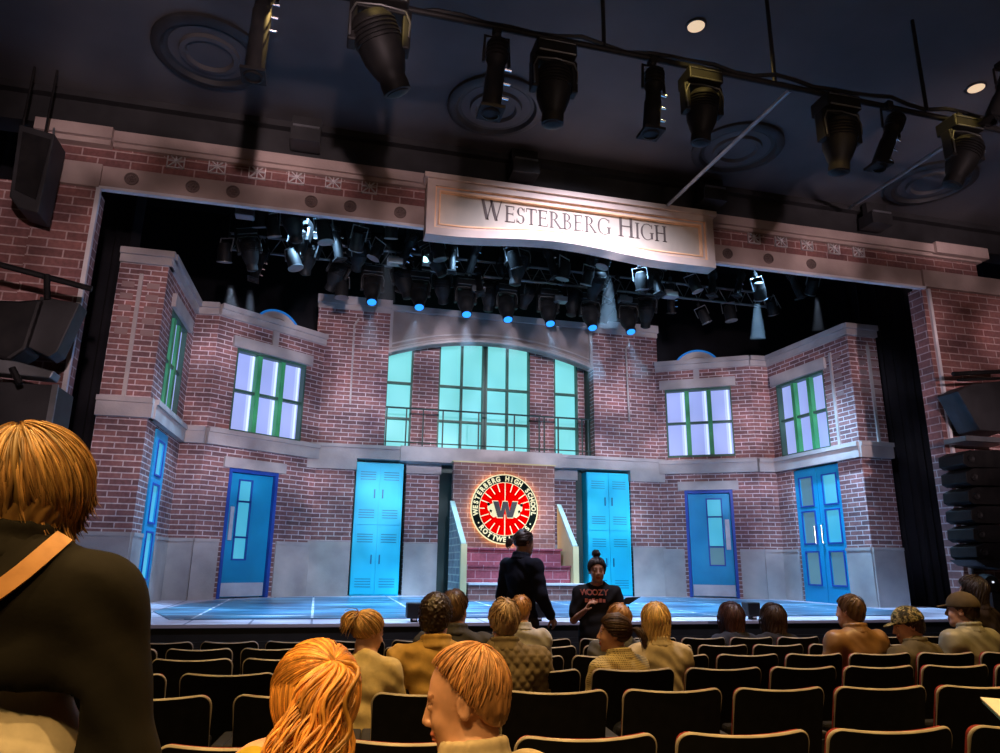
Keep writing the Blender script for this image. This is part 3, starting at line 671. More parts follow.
# --- blue lockers
def locker(px0, px1, label, yl):
    f = Fr((0, yl), (1, yl)); x0, x1 = AY(px0, 530, yl).x, AY(px1, 530, yl).x; zt = 3.30; z0 = zdeck(yl)
    t = thing('locker_bank', label, 'lockers', ((x0 + x1) / 2, yl, z0), 'bright blue locker banks')
    m = MB(); m.box(f, x0, x1, z0, zt, -.3, -.02); m.build('locker_body', 'locker_blue', t)
    mid = (x0 + x1) / 2; zm = (z0 + zt) / 2
    zs = [z0 + .03, z0 + (zt - z0) * .52, zt - .02]
    for a, e in ((x0 + .01, mid - .004), (mid + .004, x1 - .01)):
        for lo, hi in ((zs[0], zs[1] - .006), (zs[1] + .006, zs[2])):
            m = MB(); m.box(f, a, e, lo, hi, -.02, .0); dr = m.build('locker_door', 'locker_blue', t)
            c = (a + e) / 2; 
            for zz_ in (lo + .12, hi - .30):
                q = MB()
                for k in range(4): q.box(f, c - .14, c + .14, zz_ + k * .045, zz_ + k * .045 + .010, .0, .006)
                q.build('vent_slots', 'locker_slot', dr)
            hx = e - .08 if a < mid - .1 else a + .06
            q = MB(); q.box(f, hx - .01, hx + .012, (lo + hi) / 2 - .08, (lo + hi) / 2 + .08, 0, .02); q.build('latch', 'locker_slot', dr)
    return t
locker(353, 401, 'bright blue locker bank left of the stairs', YB + .05)
locker(588, 631, 'bright blue locker bank right of the stairs, behind the standing woman', YB + .05)

# --- stair unit with the emblem wall
YS = 12.75
WS = Fr((0, YS), (1, YS)); us = lambda px, py=530: AY(px, py, YS).x
t = thing('emblem_backdrop', 'freestanding brick panel behind the stairs carrying the round school emblem', 'scenery wall', (3.2, YS, .92))
ex0, ex1 = us(452), us(555); ez1 = AY(500, 464, YS).z
b = MB(); b.wall(WS, ex0, ex1, zdeck(YS), ez1, -.15, 0); b.build('brick_wall', 'brick_wagon', t)
b = MB(); b.box(WS, ex0 - .02, ex1 + .02, ez1, ez1 + .025, -.16, .02); b.build('capping', 'cream_wood', t)
# emblem
em = thing('school_emblem', 'round red and black school emblem lettered WESTERBERG HIGH SCHOOL with a large W', 'emblem', (0, 0, 0))
ec = AY(504.5, 509, YS - .05); ecx, ecz = ec.x, ec.z; ER = (AY(538, 509, YS).x - AY(471, 509, YS).x) / 2
em.location = (ecx, YS, ecz)
def disc(r, d0, d1, mat, name, ring=None, n=64):
    m = MB()
    O_ = [(ecx + r * math.cos(2 * PI * k / n), ecz + r * math.sin(2 * PI * k / n)) for k in range(n)]
    if ring:
        I_ = [(ecx + ring * math.cos(2 * PI * k / n), ecz + ring * math.sin(2 * PI * k / n)) for k in range(n + 1)]
        m.band(WS, (O_ + [O_[0]])[::-1], I_[::-1], d0, d1)
    else: m.prism(WS, O_, d0, d1)
    return m.build(name, mat, em)
disc(ER * .93, .008, .045, 'emblem_halo', 'halo_light')
disc(ER, .045, .06, 'emblem_cream', 'outer_rim')
disc(ER * .965, .06, .065, 'emblem_black', 'lettering_band')
disc(ER * .765, .065, .072, 'emblem_cream', 'inner_rim')
disc(ER * .745, .072, .078, 'emblem_red', 'red_disc')
for k in range(20):
    a = 2 * PI * (k + .0) / 20 + PI / 2; m = MB(); c, s_ = math.cos(a), math.sin(a); w = ER * .014; r0 = ER * (.50 if k not in (0, 10) else .16)
    if k in (5, 15): r0 = ER * .6
    m.prism(WS, [(ecx + r * c - s_ * w * q, ecz + r * s_ + c * w * q) for r, q in ((r0, -1), (ER * .745, -1), (ER * .745, 1), (r0, 1))], .078, .082); m.build('ray', 'emblem_cream', em)
def text_mesh(ch, size, mat, name, parent, M, ext=.004, bold=0.0):
    cu = bpy.data.curves.new('t', 'FONT'); cu.body = ch; cu.size = size; cu.align_x = 'CENTER'; cu.extrude = ext; cu.offset = bold; cu.resolution_u = 3
    o = bpy.data.objects.new('t', cu); COL.objects.link(o); bpy.context.view_layer.update()
    me = bpy.data.meshes.new_from_object(o.evaluated_get(bpy.context.evaluated_depsgraph_get()))
    bpy.data.objects.remove(o); bpy.data.curves.remove(cu)
    me.transform(Matrix.Translation(-parent_loc(parent)) @ M); me.materials.clear(); me.materials.append(MATS[mat]); me.name = name
    r = bpy.data.objects.new(name, me); COL.objects.link(r); r.parent = parent; return r
RX = Matrix.Rotation(PI / 2, 4, 'X')
def ring_text(txt, a_start, a_end, flip=False):
    n = len(txt)
    for k, ch in enumerate(txt):
        if ch == ' ': continue
        a = a_start + (a_end - a_start) * (k + .5) / n
        rad = ER * (.80 if not flip else .92)
        pos = Vector((ecx + rad * math.cos(a), YS - .067, ecz + rad * math.sin(a)))
        rot = a - PI / 2 if not flip else a + PI / 2
        M = Matrix.Translation(pos) @ Matrix.Rotation(-rot, 4, 'Y') @ RX @ Matrix.Diagonal((.9, 1, 1, 1))
        if ch == '.':
            m = MB(); m.lathe(Vector((ecx + ER * .865 * math.cos(a), YS - .064, ecz + ER * .865 * math.sin(a))), (0, -1, 0), [(ER * .022, 0), (ER * .022, .006)], 10); m.build('star_stud', 'emblem_cream', em)
        else: text_mesh(ch, ER * .195, 'emblem_cream', 'letter', em, M, .002, .006)
ring_text('WESTERBERG HIGH SCHOOL', math.radians(192), math.radians(-12))
ring_text('.ROTTWEILERS.', math.radians(203), math.radians(337), True)
# the W and the two dog heads
def polyw(pts, d0, d1, mat, name):
    m = MB(); m.prism(WS, [(ecx + x * ER, ecz + z * ER) for x, z in pts], d0, d1); return m.build(name, mat, em)
Wp = [(-.36, .20), (-.20, .20), (-.13, -.08), (-.07, .20), (.07, .20), (.13, -.08), (.20, .20), (.36, .20), (.22, -.24), (.06, -.24), (0, .02), (-.06, -.24), (-.22, -.24)]
Wbig = [(x * 1.08 + (0), z * 1.12 + .0) for x, z in Wp]
for sgn in (-1, 1):
    hd = [(.22, .10), (.32, .17), (.40, .13), (.50, .12), (.52, .03), (.50, -.05), (.44, -.10), (.44, -.17), (.34, -.25), (.24, -.22)]
    hd = [(x * sgn, z) for x, z in hd]
    if sgn > 0: hd = hd[::-1]
    o = polyw(hd, .080, .09, 'emblem_cream', 'dog_head')
    ear = [(.42, .13), (.52, .17), (.53, .09), (.48, .07)]; ear = [(x * sgn, z) for x, z in ear]
    polyw(ear[::-1] if sgn > 0 else ear, .09, .094, 'emblem_black', 'dog_ear')
    m_ = [(.38, -.05), (.44, -.03), (.46, -.08), (.40, -.12)]; m_ = [(x * sgn, z) for x, z in m_]
    polyw(m_ if sgn < 0 else m_[::-1], .09, .094, 'emblem_black', 'dog_mouth')
polyw([(x, z) for x, z in Wbig], .084, .10, 'emblem_cream', 'letter_outline')
polyw(Wp, .10, .115, 'emblem_grey', 'letter_w')

t = thing('stair_unit', 'three-step brick stair unit with sloping side walls and pale handrails, centre stage', 'stairs', (3.2, 12, .9))
st_n = 3; y0s, run = YS - .02, .36; zs0 = zdeck(12.2)
sx0_, sx1_ = AY(461, 560, 12.3).x, AY(562, 560, 12.3).x
rise = .285
for k in range(st_n):
    zt_ = zs0 + rise * (st_n - k); yf = y0s - run * (k + 1); f = Fr((0, yf), (1, yf))
    xa, xb = sx0_ , sx1_ + .05 * k
    m = MB(); m.box(f, xa, xb, zs0 - .02, zt_ - .03, -run * 1.0 + .004, 0); m.build('riser', 'brick_step' if k < 2 else 'brick_wagon', t)
    m = MB(); m.box(f, xa - .0, xb + (.10 if k == 2 else .02), zt_ - .03, zt_, -run + .004, .03); m.build('tread', 'brick_step' if k < 2 else 'stone_trim', t)
for sd, xs_ in ((-1, sx0_ - .10), (1, sx1_ + .10)):
    # side wall: a sloping profile in the y-z plane
    yb, yf = y0s, y0s - run * 3 - .02 + (0 if sd < 0 else .3)
    fs = Fr((xs_, yf), (xs_, yb)) if sd < 0 else Fr((xs_, yf), (xs_, yb))
    L = yb - yf; zb_, zf_ = zs0 + 1.62, zs0 + .86
    prof = [(0, zs0 - .02), (L, zs0 - .02), (L, zb_), (0, zf_)]
    m = MB(); m.prism(fs, prof, -.04, .04); m.build('side_wall', 'cream_wood' if sd > 0 else 'stringer_brick', t)
    m = MB(); rp = [fs.pt(-.02, zf_ + .03), fs.pt(L, zb_ + .03)]
    m.prism(fs, [(-.04, zf_ - .03), (L, zb_ - .02), (L, zb_ + .05), (-.04, zf_ + .05)], -.042, .042); m.build('handrail', 'pale_rail', t)
    m = MB(); m.box(fs, -.08, .0, zs0 - .02, zf_ + .03, -.05, .05); m.build('newel_post', 'cream_wood', t)
# masking drapes either side
def drape(x0, x1, y, label, amp=.06):
    m = MB(); n = 60
    A_ = [(x0 + (x1 - x0) * k / n, y + amp * math.sin(k * 1.7)) for k in range(n + 1)]
    for k in range(n):
        a, e = A_[k], A_[k + 1]
        m.poly([(a[0], a[1], .9), (e[0], e[1], .9), (e[0], e[1], 8.8), (a[0], a[1], 8.8)]); m.poly([(e[0], e[1] + .03, .9), (a[0], a[1] + .03, .9), (a[0], a[1] + .03, 8.8), (e[0], e[1] + .03, 8.8)])
    return tag(m.build('masking_drape', 'black_drape', None, True), label, 'drape')
drape(-5.8, -2.86, 10.6, 'black masking drape between the left proscenium pier and brick tower')
drape(9.30, 12.6, 10.6, 'black masking drape between the brick tower and right proscenium pier')
# ================================================================ theatre seats
def seat_proto():
    root = thing('theatre_seat', 'x', 'seat')
    Wd, z0, zt, r = .525, .36, .875, .05
    def back_y(x, z): return -.13 * (z - z0) / (zt - z0) + .045 * (abs(x) / (Wd / 2)) ** 2.2
    def half(z, w=Wd / 2, zt_=zt, r_=r):
        if z <= zt_ - r_: return w
        return w - r_ + math.sqrt(max(r_ * r_ - (z - zt_ + r_) ** 2, 0))
    def top(x): return -.014 * math.cos(min(abs(x) / (Wd / 2), 1) * PI / 2)
    def panel(w, zlo, zhi, r_, d0, d1, bulge=0.):
        m = MB(); zs = [zlo + (zhi - r_ - zlo) * k / 5 for k in range(6)] + [zhi - r_ + r_ * math.sin(k * PI / 16) for k in range(1, 9)]
        nx = 14; F_, B_ = [], []
        for z in zs:
            h = half(z, w, zhi, r_); 
            rowf, rowb = [], []
            for i in range(nx + 1):
                x = -h + 2 * h * i / nx; zz = z + top(x) * max(0, (z - zlo) / (zhi - zlo)) ** 4
                e = (1 - (abs(x) / w) ** 4) * (1 - abs(2 * (z - zlo) / (zhi - zlo) - 1) ** 4)
                y = back_y(x, z)
                rowf.append((x, y + d1 + bulge * max(e, 0), zz)); rowb.append((x, y + d0, zz))
            F_.append(rowf); B_.append(rowb)
        R_ = len(zs)
        for j in range(R_ - 1):
            for i in range(nx):
                m.poly([F_[j][i], F_[j][i + 1], F_[j + 1][i + 1], F_[j + 1][i]]); m.poly([B_[j][i + 1], B_[j][i], B_[j + 1][i], B_[j + 1][i + 1]])
            m.poly([B_[j][0], F_[j][0], F_[j + 1][0], B_[j + 1][0]]); m.poly([F_[j][nx], B_[j][nx], B_[j + 1][nx], F_[j + 1][nx]])
        for i in range(nx):
            m.poly([F_[0][i + 1], F_[0][i], B_[0][i], B_[0][i + 1]]); m.poly([F_[-1][i], F_[-1][i + 1], B_[-1][i + 1], B_[-1][i]])
        return m
    o = panel(Wd / 2, z0, zt, r, -.02, .0).build('back_shell', 'seat_shell', root, True)
    o = panel(Wd / 2 - .004, z0 + .04, zt + .004, r - .005, .002, .02, .025).build('back_cushion', 'seat_red', root, True)
    pts = []
    for z in (z0 + .02, .5, .62, .72): pts.append((-Wd / 2, z))
    for k in range(8): a = PI - k * PI / 14; pts.append((-(Wd / 2 - r) + r * math.cos(a), zt - r + r * math.sin(a)))
    for k in range(1, 8): x = -(Wd / 2 - r) + 2 * (Wd / 2 - r) * k / 8; pts.append((x, zt))
    pts += [(-x, z) for x, z in pts[:12]][::-1]
    m = MB(); m.tube([(x, back_y(x, z) - .010, z + top(x) * (max(0, (z - z0) / (zt - z0)) ** 4)) for x, z in pts], [.003 + .0055 * min(1, max(0, (z - .74) / .08)) for x, z in pts], 8)
    o = m.build('back_rim', 'seat_rim', root, True); o['label'] = 'worn tan rim'
    m = MB(); f = Fr((-.24, .10), (.24, .10)); 
    m.box(Fr((-.235, 0), (.235, 0)), 0, .47, .38, .66, -.17, -.09); o = m.build('seat_pan', 'seat_shell', root, bevel=.02)
    for sx in (-1, 1):
        m = MB(); x = sx * (Wd / 2 + .025); m.box(Fr((x - .018, 0), (x + .018, 0)), 0, .036, 0, .60, -.30, .0); m.box(Fr((x - .03, 0), (x + .03, 0)), 0, .06, 0, .03, -.34, .04); sd = m.build('side_standard', 'black_paint', root)
        m = MB(); m.box(Fr((x - .03, 0), (x + .03, 0)), 0, .06, .60, .635, -.33, -.02); m.build('armrest', 'black_paint', sd, off=(0, 0, 0), bevel=.01)
    return root
seat0 = seat_proto(); seat_used = False
def zfloor(y): return -.015 * max(0, y - 3.6)
rows = [
 ('the row right in front of the camera', -.6, [-1.08, -.47, .14, .75, 1.36, 1.97, 2.58, 3.19], None, 2.76, -.09, .0),
 ('second row from the camera', .6, [-1.55, -.96, -.33, .30, .94, 1.56, 2.15, 2.71, 3.30, 3.9], None, 3.74, -.10, 0),
 ('third row from the camera', .6, [-1.30, -.69, -.10, .51, 1.11, 1.70, 2.31, 2.88, 3.39, 3.95, 4.5], None, 4.55, -.09, 0),
 ('fourth row from the camera', .6, [-1.60, -1.0, -.42, .16, .75, 1.30, 1.85, 2.38, 2.95, 3.50, 4.02, 4.60, 5.15], None, 5.33, -.09, 0),
 ('fifth row from the camera', .6, [-1.6, -1.04, -.50, .04, .58, 1.12, 1.65, 2.2, 2.7, 3.2, 3.70, 4.22, 4.74, 5.26, 5.8], None, 6.05, -.08, 0),
 ('front row nearest the stage', .6, [-1.42, -.88, -.36, .16, .70, 1.22, 1.78, 2.42, 2.92, 3.42, 3.92, 4.42, 4.92, 5.42, 5.92], None, 6.68, -.05, 0)]
ordn = ['leftmost', 'second', 'third', 'fourth', 'fifth', 'sixth', 'seventh', 'eighth', 'ninth', 'tenth', 'eleventh', 'twelfth', 'thirteenth', 'fourteenth', 'fifteenth']
for ri, (rn, _, xs_, _, yb, sl, _) in enumerate(rows):
    for k, x in enumerate(xs_):
        o = seat0 if not seat_used else copy_tree(seat0); seat_used = True
        nx = (xs_[k + 1] - x if k + 1 < len(xs_) else x - xs_[k - 1])
        s = min(1.0, nx / .60 * 1.0)
        xc = x + nx * .44; y = yb + sl * xc
        o.location = (xc, y + .13, zfloor(y)); o.rotation_euler = (0, 0, math.atan(sl)); o.scale = (s, 1, 1)
        o['label'] = 'tip-up seat, %s, %s' % (ordn[k] + (' from left' if k else ''), rn)
        o['group'] = 'seats in the ' + rn
# ================================================================ ceiling fittings
def rose(px, py, label):
    p = AZ(px, py, 6.6); t = thing('ceiling_rose', label, 'ceiling ornament', (p.x, p.y, 6.6), 'round ceiling roses')
    m = MB(); m.lathe((p.x, p.y, 6.6), (0, 0, -1), [(.56, 0), (.56, .035), (.52, .06), (.47, .06), (.44, .02), (.40, .015)], 48); m.build('outer_ring', 'black_paint', t, True)
    m = MB(); m.lathe((p.x, p.y, 6.6), (0, 0, -1), [(.40, 0), (.40, .02), (.30, .02), (.29, .055), (.24, .06), (.22, .02), (.001, .03)], 48); m.build('inner_ring', 'ceiling_paint', t, True)
rose(210, 52, 'plain round ceiling rose at the far left'); rose(496, 106, 'round ceiling rose behind the upright profile lantern')
rose(737, 148, 'round ceiling rose crossed by a diagonal strut'); rose(930, 182, 'dim round ceiling rose at the far right')
for px, py, lab in ((696, 25, 'small round glowing downlight near the top centre of the ceiling'), (976, 87, 'small round glowing downlight at the top right of the ceiling')):
    p = AZ(px, py, 6.6); t = thing('downlight', lab, 'ceiling light', (p.x, p.y, 6.6), 'recessed downlights')
    m = MB(); m.lathe((p.x, p.y, 6.6), (0, 0, -1), [(.10, 0), (.10, .015), (.085, .02), (.082, .004)], 28); m.build('bezel', 'black_paint', t, True)
    m = MB(); m.lathe((p.x, p.y, 6.597), (0, 0, -1), [(.082, 0), (.082, .016), (.04, .022), (.001, .024)], 28); m.build('lens', 'downlight_lens', t, True)
for px, py, w in ((308, 112, .34), (525, 152, .34), (712, 182, .34), (877, 206, .34)):
    p = AY(px, py, 7.75); m_ = thing('wall_bracket', {308: 'black box bracket on the ceiling edge, leftmost of four', 525: 'black box bracket on the ceiling edge below the central rose', 712: 'black box bracket at the foot of the long diagonal strut', 877: 'black box bracket at the foot of the right-hand strut'}[px], 'bracket', (p.x, 7.75, 6.5), 'black box brackets along the ceiling edge')
    f = Fr((p.x - w / 2, 7.8), (p.x + w / 2, 7.8)); m = MB(); m.box(f, 0, w, 6.24, 6.42, -.15, .12); m.build('box', 'black_paint', m_)
    m = MB(); m.box(f, 0, w, 6.42, 6.60, -.05, .04); m.build('back_plate', 'black_paint', m_); m = MB(); m.box(f, .02, w - .02, 6.405, 6.43, .10, .135); m.build('edge_strip', 'rig_grey', m_)
def strut(a, b_, lab):
    m = MB(); m.tube([a, b_], .022, 8); o = m.build('diagonal_strut', 'rig_grey', None, True); tag(o, lab, 'strut')
strut(AZ(790, 90, 5.62), AY(668, 205, 7.7), 'long grey diagonal strut from the lighting bar down across a ceiling rose')
strut(AZ(945, 146, 5.62), AY(850, 208, 7.7), 'shorter grey diagonal strut at the right end of the lighting bar')
# ================================================================ lanterns
def part(root, m, name, mat, smooth=True, bevel=0): return m.build(name, mat, root, smooth, bevel)
def hang_common(t, yw, L):
    m = MB(); m.lathe((0, 0, .03), (0, 0, -1), [(.02, 0), (.035, .01), (.035, .05), (.02, .07)], 10); m.box(Fr((-.03, 0), (.03, 0)), 0, .06, -.02, .05, -.035, .035); part(t, m, 'clamp', 'rig_metal')
def moving_head(name, label, lens='lens_blue', s=1., tiltx=-.42, tilty=0., grp=None):
    t = thing(name, label, 'stage light', (0, 0, 0), grp); hang_common(t, .2, .3)
    m = MB(); m.box(Fr((-.19, 0), (.19, 0)), 0, .38, -.20, -.05, -.13, .13); part(t, m, 'base', 'rig_metal', False, .015)
    m = MB()
    for sx in (-1, 1): m.box(Fr((sx * .185 - .03, 0), (sx * .185 + .03, 0)), 0, .06, -.52, -.20, -.06, .06)
    m.box(Fr((-.2, 0), (.2, 0)), 0, .4, -.25, -.20, -.07, .07); part(t, m, 'yoke', 'rig_metal', False, .012)
    m = MB(); m.tube([(-.17, -.135, -.19), (.17, -.135, -.19)], .008, 6); m.tube([(-.17, -.135, -.08), (.17, -.135, -.08)], .005, 6); t_ = part(t, m, 'base_edge', 'glint_edge')  # edge rails added in paler metal to give the lantern its glints
    m = MB(); m.tube([(-.20, -.075, -.50), (-.205, -.075, -.32), (-.17, -.075, -.235), (0, -.075, -.215), (.17, -.075, -.235), (.205, -.075, -.32), (.20, -.075, -.44)], .008, 6); part(t, m, 'yoke_edge', 'glint_edge')
    M = Matrix.Translation((0, 0, -.46)) @ Matrix.Rotation(tiltx, 4, 'X') @ Matrix.Rotation(tilty, 4, 'Y')
    ax = M.to_3x3() @ Vector((0, 0, -1)); o = M @ Vector((0, 0, .2))
    m = MB(); m.lathe(o, ax, [(.06, 0), (.12, .015), (.155, .06), (.16, .22), (.15, .32), (.115, .42), (.095, .46), (.10, .50), (.10, .56), (.085, .565)], 20); hd = part(t, m, 'lamp_head', 'rig_metal')
    m = MB()
    for k in range(5): m.lathe(o, ax, [(.158, .08 + k * .03), (.168, .085 + k * .03), (.168, .095 + k * .03), (.158, .10 + k * .03)], 20)
    q = m.build('cooling_fins', 'rig_metal', hd, True)
    m = MB(); m.lathe(o, ax, [(.085, .555), (.08, .572), (.04, .585), (.001, .59)], 20); q = m.build('lens', lens, t, True)
    return t
def profile(name, label, lens=None, grp=None, tiltx=0., tilty=0., L=.62):
    t = thing(name, label, 'stage light', (0, 0, 0), grp); hang_common(t, .2, .3)
    M = Matrix.Translation((0, 0, -.26)) @ Matrix.Rotation(tiltx, 4, 'X') @ Matrix.Rotation(tilty, 4, 'Y')
    ax = M.to_3x3() @ Vector((0, 0, -1)); o = M @ Vector((0, 0, .18)); sd = M.to_3x3() @ Vector((1, 0, 0))
    m = MB(); m.tube([o + ax * .2 + sd * .1, Vector((.09, 0, -.04)), Vector((-.09, 0, -.04)), o + ax * .2 - sd * .1], .013, 6); part(t, m, 'yoke', 'rig_metal')
    m = MB(); m.lathe(o, ax, [(.04, 0), (.075, .01), (.08, .06), (.08, .17), (.065, .20), (.065, .30), (.072, .31), (.072, L), (.06, L + .005), (.06, L - .02)], 18); part(t, m, 'barrel', 'rig_metal')
    m = MB()
    for k in range(4): m.lathe(o, ax, [(.08, .03 + .035 * k), (.09, .035 + .035 * k), (.09, .045 + .035 * k), (.08, .05 + .035 * k)], 18)
    part(t, m, 'cooling_fins', 'rig_metal')
    c = o + ax * (L - .02); m = MB(); m.box(Fr((c.x - .09, c.y), (c.x + .09, c.y)), 0, .18, c.z - .012, c.z + .012, -.09, .09); part(t, m, 'colour_frame', 'rig_metal', False)
    for k in range(3):
        m = MB(); c = o + ax * (.22 + .12 * k) + sd * .07; m.tube([c, c + sd * .05], .010, 6); part(t, m, 'shutter_knob', 'chrome')
    if lens: m = MB(); m.lathe(o + ax * (L - .015), ax, [(.058, 0), (.03, .012), (.001, .016)], 16); part(t, m, 'lens', lens)
    return t
def par_can(name, label, lens=None, grp=None, tiltx=0., tilty=0.):
    t = thing(name, label, 'stage light', (0, 0, 0), grp); hang_common(t, .2, .3)
    M = Matrix.Translation((0, 0, -.26)) @ Matrix.Rotation(tiltx, 4, 'X') @ Matrix.Rotation(tilty, 4, 'Y')
    ax = M.to_3x3() @ Vector((0, 0, -1)); o = M @ Vector((0, 0, .14)); sd = M.to_3x3() @ Vector((1, 0, 0))
    m = MB(); m.tube([o + ax * .15 + sd * .13, Vector((.13, 0, -.04)), Vector((-.13, 0, -.04)), o + ax * .15 - sd * .13], .012, 6); part(t, m, 'yoke', 'rig_grey')
    m = MB(); m.lathe(o, ax, [(.05, 0), (.085, .02), (.10, .10), (.11, .13), (.11, .32), (.105, .32), (.10, .16)], 20); part(t, m, 'can', 'rig_metal')
    m = MB(); m.lathe(o, ax, [(.105, .315), (.122, .318), (.122, .33), (.105, .333)], 20); part(t, m, 'rim_ring', 'rig_grey')
    m = MB(); m.lathe(o, ax, [(.10, .17), (.05, .15), (.001, .14)], 20); part(t, m, 'lens', lens or 'rig_grey')
    return t
def put(t, loc, s=1., rz=0., rx=0., ry=0.): t.location = loc; t.scale = (s, s, s); t.rotation_euler = (rx, ry, rz); return t
# ---- the house lighting bar in front of the ceiling
bar = thing('lighting_bar', 'long black lighting pipe crossing below the ceiling with lanterns clamped on', 'pipe', (3, 4.65, 5.6))
m = MB(); m.tube([(-.6, 4.62, 5.6), (2.7, 4.67, 5.6), (7.2, 4.75, 5.6)], .028, 10); m.build('pipe', 'rig_metal', bar, True)
m = MB(); m.tube([(-.4 + .2 * k, 4.66 + .02 * math.sin(k * 2.1), 5.645 + .022 * math.sin(k * 1.3)) for k in range(38)], .018, 6); m.build('cable', 'rig_metal', bar, True)
for x in (.3, 2.0, 3.6, 5.2):
    m = MB(); m.tube([(x, 4.66, 5.6), (x, 4.66, 6.6)], .018, 8); m.build('hanger', 'rig_metal', bar, True)
def fx(px, py): p = AZ(px, py, 5.58); return (p.x, 4.66, 5.56)
put(moving_head('moving_head_light', 'large moving-head light at the left end of the bar, edges catching warm light', 'rig_metal', tiltx=.3, tilty=-.45), (AY(383, -25, 4.66).x, 4.66, 5.78), 1.08)
put(profile('profile_lantern', 'slim profile lantern hanging upright in front of the central ceiling rose', tiltx=.05, tilty=.08), (AY(497, 24, 4.66).x, 4.66, 5.56), 1.05)
put(moving_head('moving_head_light', 'dark moving-head light beside the central ceiling rose', 'rig_metal', tiltx=.12, tilty=.0), (AY(553, 32, 4.66).x, 4.66, 5.56), .88)
put(profile('profile_lantern', 'slim profile lantern with yellow-lit knobs left of the bright moving head', tiltx=.05, tilty=.08), (AY(652, 58, 4.66).x, 4.66, 5.56), .98)
put(moving_head('moving_head_light', 'moving-head light with yellow-lit yoke under the top downlight', 'rig_metal', tiltx=.12, tilty=.05), (AY(699, 65, 4.66).x, 4.66, 5.56), .82)
put(moving_head('moving_head_light', 'dark brown moving-head light right of the diagonal strut', 'rig_metal', tiltx=.12, tilty=.05), (AY(833, 86, 4.66).x, 4.66, 5.56), .90)
put(profile('profile_lantern', 'tilted dark profile lantern beyond the dark moving head', tiltx=.1, tilty=.42), (AY(888, 105, 4.66).x, 4.66, 5.56), .95)
put(moving_head('moving_head_light', 'moving-head light with yellow-lit top at the right end of the bar', 'rig_metal', tiltx=.3, tilty=.35), (AY(957, 114, 4.66).x, 4.66, 5.58), .85)
put(profile('profile_lantern', 'dark profile lantern hanging high at the top left', tiltx=.0, tilty=.02, L=.9), (AY(266, -16, 4.9).x, 4.9, 5.95), 1.0)
put(profile('profile_lantern', 'dim profile lantern tilted at the top right corner', tiltx=.1, tilty=.5), (AY(985, -8, 4.4).x, 4.4, 6.0), .9)
m = MB(); p = AY(311, -10, 7.0); q = AY(308, 100, 7.6); m.tube([p, q], .018, 6); tag(m.build('hanging_cable', 'rig_grey', None, True), 'thin upright cable dropping to the leftmost bracket box', 'cable')
# ---- stage rig
G1 = 'moving-head lights hanging over the stage'
trn = {0: 'front', 1: 'middle', 2: 'rear'}
truss_y = {0: 9.3, 1: 10.35, 2: 11.5}; truss_z = {0: 6.62, 1: 6.72, 2: 6.42}
for k in range(3):
    y, z = truss_y[k], truss_z[k]
    t = thing('lighting_truss', 'ladder truss over the stage, %s of three, with teal glints' % trn[k], 'truss', (3, y, z))
    for dz in (0, .28):
        m = MB(); m.tube([(-1.8, y, z + dz), (8.2, y, z + dz)], .025, 8); m.build('chord', 'rig_grey', t, True)
    m = MB()
    for j in range(34): x = -1.7 + .3 * j; m.tube([(x, y, z), (x + .15, y, z + .28)], .009, 5); m.tube([(x + .15, y, z + .28), (x + .3, y, z)], .009, 5)
    o = m.build('lacing', 'rig_grey', t, True); o['kind'] = 'stuff'
    for x in (-1, 3, 7): m = MB(); m.tube([(x, y, z + .28), (x, y, 9.0)], .012, 6); m.build('steel_hanger', 'rig_metal', t, True)
protos = {}; DROPS = []
def inst(kind, px, py, y, z, label, rx=0., ry=0., rz=0., s=1., zoff=0, **kw):
    'hang a copy so that its lens end shows at pixel (px, py)'
    if kind not in protos: protos[kind] = (dict(blue=lambda: moving_head('moving_head_light', '', 'lens_blue'), dark=lambda: moving_head('moving_head_light', '', 'rig_metal', tiltx=.3), prof=lambda: profile('profile_lantern', '', None, L=.6), par=lambda: par_can('par_can', '', None, tiltx=.25), parw=lambda: par_can('par_can', '', 'lens_white', tiltx=.3)))[kind](), False
    p, used = protos[kind]; o = p if not used else copy_tree(p); protos[kind] = (p, True)
    L = {'blue': .85, 'dark': .8, 'prof': .68, 'par': .46, 'parw': .46}[kind] * s
    c = AY(px, py, y)
    put(o, (c.x - math.sin(ry) * 0, y, c.z + L), s, rz, rx, ry)
    o['label'] = label
    DROPS.append((o, c.x, y, c.z + L))
    o['group'] = G1 if kind in ('blue', 'dark') else 'lanterns hanging over the stage'
    return o
nth = ['leftmost', 'second from left', 'third from left', 'middle', 'third from right', 'second from right', 'rightmost']
for k, (px, py) in enumerate([(371, 308), (418, 313), (465, 320), (506, 325), (548, 329), (590, 333), (628, 337)]):
    inst('blue', px, py, 11.5, 6.4, 'moving head with a glowing blue lens over the stage, %s of seven' % nth[k], s=.93)
PL = {'dark': 'dark moving-head light', 'prof': 'dark profile lantern', 'par': 'dark par can', 'parw': 'par can with a pale lit lens'}
